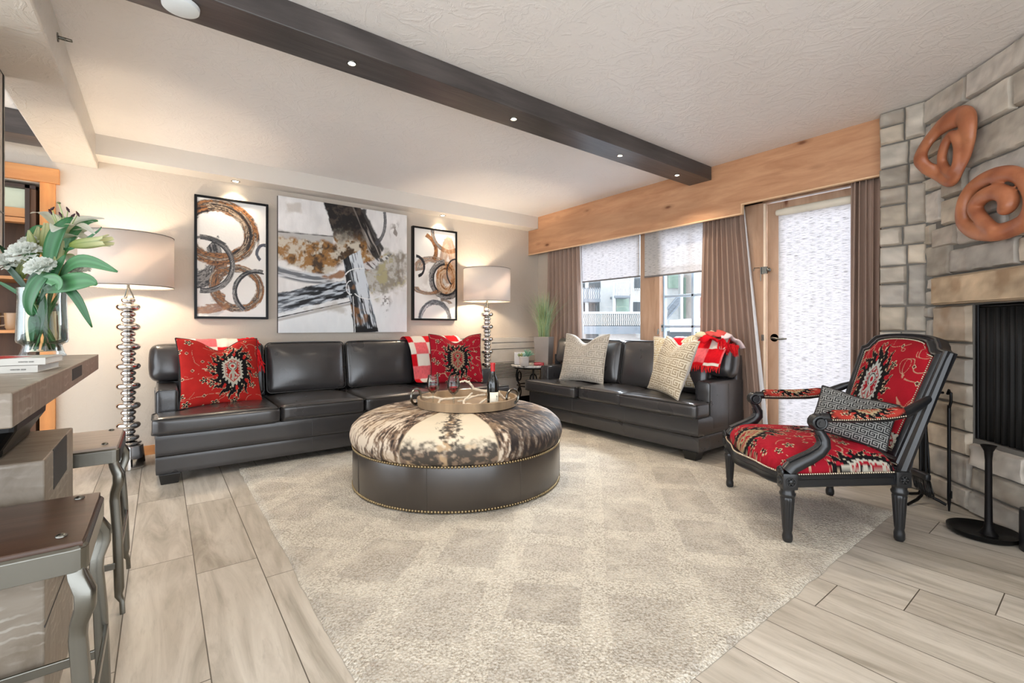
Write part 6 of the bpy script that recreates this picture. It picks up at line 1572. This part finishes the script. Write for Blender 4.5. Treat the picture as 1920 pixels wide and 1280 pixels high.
# magazines
M_COVER = plain('magazine_cover_red', (.74, .10, .16), .25); M_PAGES = plain('magazine_pages', (.86, .86, .85), .6); M_COVERW = plain('magazine_cover_white', (.78, .77, .74), .25)
def text(s_, size, mat, parent, M, name='printed_text'):
    cu = bpy.data.curves.new(name, 'FONT'); cu.body = s_; cu.size = size; cu.extrude = .0002; ob = bpy.data.objects.new(name, cu); COL.objects.link(ob)
    dg = bpy.context.evaluated_depsgraph_get(); me = bpy.data.meshes.new_from_object(ob.evaluated_get(dg)); bpy.data.objects.remove(ob)
    o = bpy.data.objects.new(name, me); me.materials.clear(); me.materials.append(mat); COL.objects.link(o); o.parent = parent; o.matrix_local = M; return o
def magazine(label, x, y, z, rz, red, th):
    t = thing('magazine', (x, y, z), label, 'magazine', rz, 'magazines on the bar table'); W, D = .29, .20
    m = MB(); m.box(-W, -.003, .003, D-.003, .0012, th-.0012); m.build('pages', M_PAGES, t, smooth=False)
    m = MB(); m.box(-W, 0, 0, D, th-.0015, th); m.box(-W, 0, 0, D, 0, .0015); m.box(-W, 0, -.0005, .0015, 0, th); m.build('cover', M_COVERW, t, smooth=False)
    if red:
        m = MB(); m.add([(-W, -.0012, .002), (-.125, -.0012, .002), (-.105, -.0012, th*.55), (-.088, -.0012, th-.001), (-W, -.0012, th*.75)], [(0, 1, 2, 3, 4)]); m.add([(-W, 0, th+.0006), (-.09, 0, th+.0006), (-.05, .10, th+.0006), (-.12, .17, th+.0006), (-W, .17, th+.0006)], [(0, 1, 2, 3, 4)]); m.build('red_print', M_COVER, t, smooth=False, solid=.0003)
    text('WINTER 2020', .0052, M_TEXT, t, Matrix.Translation((-.055, -.0012, th*.38)) @ Matrix.Rotation(PI/2, 4, 'X'))
magazine('white spined magazine at the bottom of the pair on the table corner', -.275, 1.845, .9215, math.radians(-6), False, .019)
magazine('red and white magazine lying on top of the other by the vase', -.262, 1.862, .9415, math.radians(-4), True, .019)

# ================================================================== VASE OF LILIES
VC = Vector((-.405, 2.815, .9215)); VR = RT; VF = FW
def vp(r, u, f=0):
    q = VR*r+Vector((0, 0, u)); w_ = min(1, max(0, (u-.24)/.10))
    return q+VF*f+(VC+q-VF*1.993-Vector((0, 0, 1.05)))*(f/1.993*w_)
def vase():
    t = thing('flower_vase', VC, 'clear glass vase half full of water holding the bouquet on the bar table', 'vase')
    o = [(.0001, 0), (.072, 0), (.076, .004), (.070, .015), (.062, .045), (.064, .052), (.080, .060), (.083, .072), (.080, .16), (.077, .24), (.079, .292)]
    i = [(.0755, .292), (.0735, .24), (.0765, .16), (.0792, .074), (.076, .066), (.058, .057), (.056, .050), (.060, .022), (.0001, .018)]
    m = MB(); m.lathe(o+i, (0, 0, 0), 56, close=False); m.build('glass', M_GLASS, t, angle=50)
    m = MB(); m.lathe([(.0001, .0195), (.0585, .0235), (.0545, .050), (.0565, .0585), (.0745, .067), (.0778, .075), (.0752, .16), (.0728, .226), (.0001, .226)], (0, 0, 0), 56, close=False); m.build('water', M_WATER, t, angle=50)
vase()
def stems(name, label, parts, cat):
    t = thing(name, VC, label, cat, group=None); return t
GS = L3(.30, .46, .24)
def leafmesh(m, pts, wd, col, fold=.25, nrm=None, col2=None, n=14):
    """long leaf along pts (3d bezier-ish), width wd"""
    P = [Vector(p) for p in pts]; Q = []
    for k in range(n+1):
        f = k/n; A = P[:]
        while len(A) > 1: A = [A[i].lerp(A[i+1], f) for i in range(len(A)-1)]
        Q.append(A[0])
    V = np.zeros((n+1, 7, 3)); Cc = np.zeros((n+1, 7, 3)); nr = Vector(nrm) if nrm else -VF
    for k, q in enumerate(Q):
        tg = (Q[min(k+1, n)]-Q[max(k-1, 0)]).normalized(); s_ = tg.cross(nr).normalized(); up = s_.cross(tg); f = k/n
        w_ = wd*(math.sin(PI*min(1, f*.92+.06))**.75)*(1-.0*f)+.0006
        for j in range(7):
            a = (j-3)/3; V[k, j] = q+s_*(a*w_)+up*(abs(a)**1.5*w_*fold); vv = .85+.3*((j % 2)*.5+.5*abs(a)); Cc[k, j] = np.array(col)*vv*(1 if j != 3 else 1.25)
    m.grid(V, Cc)
def petal(m, base, tip, wd, curl, c0, c1, side=None, n=10, droop=Vector((0, 0, -1))):
    base = Vector(base); tip = Vector(tip); d = tip-base; L = d.length; tg = d.normalized(); s_ = side if side else tg.cross(Vector((0, 0, 1)))
    s_ = (s_-tg*s_.dot(tg)).normalized(); up = s_.cross(tg)
    V = np.zeros((n+1, 7, 3)); Cc = np.zeros((n+1, 7, 3))
    for k in range(n+1):
        f = k/n; w_ = wd*math.sin(PI*(f*.90+.07))**.8; c = base+d*f+up*(math.sin(f*PI)*L*.12)+(-up)*(curl*f**3*L)
        for j in range(7):
            a = (j-3)/3; V[k, j] = c+s_*(a*w_)-up*(a*a*w_*-.35); Cc[k, j] = np.array(c0)*(1-f)+np.array(c1)*f
            if j == 3: Cc[k, j] = Cc[k, j]*.92
    m.grid(V, Cc)
def petal_mat():
    k = NT('petal_white'); c = k.vcol(); d = k.n('ShaderNodeBsdfDiffuse'); t = k.n('ShaderNodeBsdfTranslucent'); mx = k.n('ShaderNodeMixShader'); mx.inputs[0].default_value = .55
    k.l(c, d.inputs[0]); k.l(c, t.inputs[0]); k.l(d.outputs[0], mx.inputs[1]); k.l(t.outputs[0], mx.inputs[2]); k.l(mx.outputs[0], k.t.nodes['Material Output'].inputs[0]); return k.m
M_PETAL = petal_mat()
WH = L3(.93, .94, .92); CRM = L3(.90, .90, .74); GRN = L3(.62, .70, .34); LG = L3(.16, .36, .20); LG2 = L3(.27, .46, .29); DG = L3(.10, .23, .13)
def lily_bud(label, base, tip, wd, openk=.0, stem_from=None):
    t = thing('lily_bud', VC, label, 'flower'); m = MB(); base = Vector(base); tip = Vector(tip); d = (tip-base); L = d.length; ax = d.normalized(); s1 = ax.orthogonal().normalized(); s2 = ax.cross(s1)
    for k in range(6):
        a = 2*PI*k/6; o = s1*math.cos(a)+s2*math.sin(a); n = 10; V = np.zeros((n+1, 5, 3)); Cc = np.zeros((n+1, 5, 3)); sd = ax.cross(o)
        for i in range(n+1):
            f = i/n; r = wd*(math.sin(PI*min(1, f*.80+.10))**.8)*(1-.45*f)+openk*wd*f**4*2.2
            for j in range(5):
                b = (j-2)/2; V[i, j] = base+d*f+o*(r*(1-.10*b*b))+sd*(b*r*.62*(1-.5*f**6)); Cc[i, j] = GRN*(1-f)*.9+CRM*f if abs(b) < .6 else GRN*.85*(1-.4*f)+WH*.4*f
        m.grid(V, Cc)
    m.build('petals', M_PETAL, t, angle=180)
    if stem_from is not None:
        m = MB(); sf = Vector(stem_from); mid = sf.lerp(base, .6)+Vector((0, 0, -.01)); m.tube([sf, sf.lerp(mid, .5), mid, base.lerp(mid, .35)+ax*-.004, base], [.0042, .004, .0038, .004, .006], 7, col=GS); m.build('stem', M_LEAFV, t, angle=180)
    return t
# stems reaching into the water
def S0(a, r=.045): return Vector((r*math.cos(a), r*math.sin(a), .03))
lily_bud('green tipped lily bud pointing right over the lamp shade', vp(.125, .480, -.05), vp(.285, .500, -.08), .026, .35, vp(.0, .30, -.02))
lily_bud('pale upright lily bud left of centre in the bouquet', vp(-.035, .42, .02), vp(-.018, .56, .03), .022, .0, vp(-.01, .30))
lily_bud('short yellow green lily bud beside the upright one', vp(-.035, .45, -.02), vp(-.060, .545, -.03), .017, .0, vp(-.02, .30))
lily_bud('long pale lily bud rising just above the vase rim', vp(.055, .335, -.06), vp(.088, .50, -.05), .020, .0, vp(.02, .26, -.03))
lily_bud('thick cream lily bud in the middle of the bouquet', vp(.015, .43, .03), vp(.020, .575, .03), .028, .1, vp(.0, .30))
lily_bud('green lily bud half hidden under the carnations', vp(-.10, .33, .0), vp(-.075, .43, .0), .022, .1, vp(-.03, .22))
def open_lily():
    t = thing('open_lily', VC, 'open white lily with dark stamens at the top of the bouquet', 'flower'); c = vp(.090, .505, 0); ax = (VR*.35+Vector((0, 0, .75))-VF*.35).normalized()
    m = MB(); tips = [vp(-.045, .655, .02), vp(.235, .618, .03), vp(.205, .575, -.09), vp(.05, .57, -.13), vp(.215, .505, .02), vp(.10, .63, .10)]
    for k, tp_ in enumerate(tips):
        b = c+ax*.015; petal(m, b, tp_, .030 if k % 2 else .026, .22, CRM*.95, WH, side=(Vector(tp_)-c).cross(ax))
    m.build('petals', M_PETAL, t, angle=180)
    m = MB(); rr = random.Random(6)
    for k in range(6):
        a = 2*PI*k/6; d = (ax+VR*.35*math.cos(a)+VF*.35*math.sin(a)).normalized(); e = c+d*.13; m.tube([c, c+d*.07, e], .0018, 5, col=L3(.62, .70, .45)); s_ = VR*.7*math.cos(a*2)+Vector((0, 0, .6)); s_.normalize(); m.tube([e-s_*.013, e, e+s_*.013], [.002, .0055, .002], 6, col=L3(.22, .10, .12))
    m.tube([c, c+ax*.10, c+ax*.165-VR*.02], [.003, .0025, .003], 6, col=L3(.66, .72, .5)); m.sphere(c+ax*.168-VR*.021, .007, 6, col=L3(.42, .45, .30), sc=(1, 1, .6))
    m.build('stamens', M_LEAFV, t, angle=180)
    m = MB(); m.tube([S0(1), vp(.01, .16), vp(.04, .33, -.0), c-ax*.01], [.005, .005, .005, .009], 8, col=GS); m.build('stem', M_LEAFV, t, angle=180)
open_lily()
def drooping():
    t = thing('open_lily', VC, 'second white lily seen from behind with green backed petals, right of centre', 'flower'); c = vp(.085, .44, .04)
    m = MB()
    for tp_, wd in ((vp(.20, .60, .03), .028), (vp(.225, .575, .0), .024), (vp(.15, .545, -.06), .026), (vp(.13, .40, -.02), .022)): petal(m, c, tp_, wd, .15, GRN, WH)
    m.build('petals', M_PETAL, t, angle=180); m = MB(); m.tube([S0(2.2), vp(.02, .2), c], [.005, .005, .007], 8, col=GS); m.build('stem', M_LEAFV, t, angle=180)
drooping()
def carnation(label, c, R, seed, a0):
    t = thing('carnation', VC, label, 'flower'); rr = random.Random(seed); c = Vector(c); m = MB()
    axis = (Vector((0, 0, 1))-VF*.7).normalized(); s1 = axis.orthogonal().normalized(); s2 = axis.cross(s1)
    for ringk, (npet, el, L) in enumerate(((9, .15, 1.0), (9, .55, .95), (8, .95, .88), (6, 1.25, .8))):
        for k in range(npet):
            a = 2*PI*k/npet+ringk*.5+rr.uniform(-.15, .15); e = el+rr.uniform(-.15, .15); d = (s1*math.cos(a)+s2*math.sin(a))*math.cos(e)+axis*math.sin(e); sd = d.cross(axis).normalized(); up = sd.cross(d)
            nu, nv = 17, 7; V = np.zeros((nu, nv, 3)); Cc = np.zeros((nu, nv, 3)); ph = rr.uniform(0, 6)
            for i in range(nu):
                for j in range(nv):
                    f = j/(nv-1); w_ = (i-(nu-1)/2)/((nu-1)/2); rad = R*L*f*(1+.05*math.sin(i*2.1+ph)*f-.10*w_*w_); V[i, j] = c+d*(rad*math.cos(w_*.62*f+0))+sd*(rad*math.sin(w_*.62*f+0)*1.05)+up*(R*.10*math.sin(w_*8+ph)*f*f)
                    Cc[i, j] = WH*(.92+.08*f)
            m.grid(V, Cc)
    m.build('petals', M_PETAL, t, angle=180)
    m = MB(); m.tube([c-axis*R*.75, c-axis*R*.35, c], [.006, .011, .013], 8, col=L3(.30, .44, .26)); m.tube([S0(a0), vp(.0, .17), c.lerp(vp(0, .22), .4), c-axis*R*.7], [.003, .003, .003, .005], 6, col=GS); m.build('stem', M_LEAFV, t, angle=180)
carnation('large white carnation at the upper left of the bouquet', vp(-.075, .440, -.07), .062, 1, 2.5)
carnation('white carnation at the front centre of the bouquet', vp(-.004, .378, -.11), .056, 2, 3.0)
carnation('white carnation at the right low behind the long leaf', vp(.155, .365, .0), .045, 3, .3)
carnation('white carnation cut off by the left edge of the picture', vp(-.155, .395, -.03), .058, 4, 3.6)
carnation('small white carnation tucked behind the upper left one', vp(-.055, .485, .0), .040, 5, 2.0)
def foliage():
    t = thing('lily_foliage', VC, 'green lily leaves and stems spreading from the vase', 'foliage')
    L_ = [([(.02, .30, 0), (.09, .46, -.03), (.15, .60, 0), (.24, .585, .04)], .020, LG2), ([(.03, .33, -.03), (.035, .46, -.08), (.06, .56, -.09), (.13, .60, -.05)], .034, LG),
          ([(.08, .335, -.05), (.14, .45, -.08), (.21, .415, -.08), (.325, .365, -.07)], .026, LG2), ([(.05, .28, -.07), (.13, .31, -.10), (.20, .35, -.10), (.265, .305, -.09)], .036, LG2),
          ([(.06, .31, -.06), (.16, .31, -.06), (.225, .22, -.06), (.26, .125, -.05)], .020, LG), ([(-.02, .31, .0), (-.08, .46, .0), (-.07, .57, .02), (.01, .56, .05)], .018, LG2),
          ([(.03, .36, -.10), (-.02, .34, -.12), (.02, .22, -.10), (.03, .17, -.07)], .030, LG), ([(.0, .33, -.10), (.06, .34, -.12), (.11, .32, -.12), (.13, .28, -.11)], .026, LG2),
          ([(-.03, .24, .0), (-.10, .34, -.03), (-.14, .38, -.04), (-.18, .42, -.03)], .014, DG), ([(-.03, .22, .02), (-.09, .26, .0), (-.15, .31, -.01), (-.21, .33, -.02)], .008, LG), ([(-.06, .28, -.02), (-.12, .40, -.0), (-.16, .46, 0), (-.19, .48, 0)], .012, DG),
          ([(.05, .52, -.04), (.10, .40, -.06), (.14, .48, -.06), (.18, .505, -.06), (.25, .535, -.07), (.255, .56, -.07)], .006, LG), ([(.03, .22, -.05), (.05, .36, -.09), (.075, .40, -.08), (.10, .44, -.07)], .018, LG), ([(-.02, .20, -.03), (-.05, .33, -.06), (-.03, .36, -.06), (.03, .36, -.06)], .022, DG),
          ([(.0, .06, -.04), (.02, .20, -.065), (.05, .18, -.06), (.03, .09, -.05)], .020, LG), ([(.02, .10, -.03), (.055, .20, -.05), (.06, .24, -.05), (.04, .27, -.05)], .016, LG2), ([(-.05, .05, -.01), (-.05, .15, -.04), (-.04, .20, -.04), (-.02, .25, -.04)], .014, DG)]
    for pts, wd, col in L_:
        m = MB(); leafmesh(m, [vp(*p) for p in pts], wd, col); m.build('leaf', M_LEAFV, t, angle=180, solid=.0008)
    rr = random.Random(12)
    for k in range(16):
        a = rr.uniform(0, 2*PI); b = a+PI+rr.uniform(-.7, .7); m = MB(); p0 = Vector((.050*math.cos(a), .050*math.sin(a), .026)); p1 = Vector((.06*math.cos(b), .06*math.sin(b), .285))
        m.tube([p0, p0.lerp(p1, .5)+Vector((rr.uniform(-.01, .01), rr.uniform(-.01, .01), 0)), p1], rr.uniform(.0026, .0048), 7, col=L3(.25+.2*rr.random(), .50, .30)); m.build('stem', M_LEAFV, t, angle=180)
foliage()
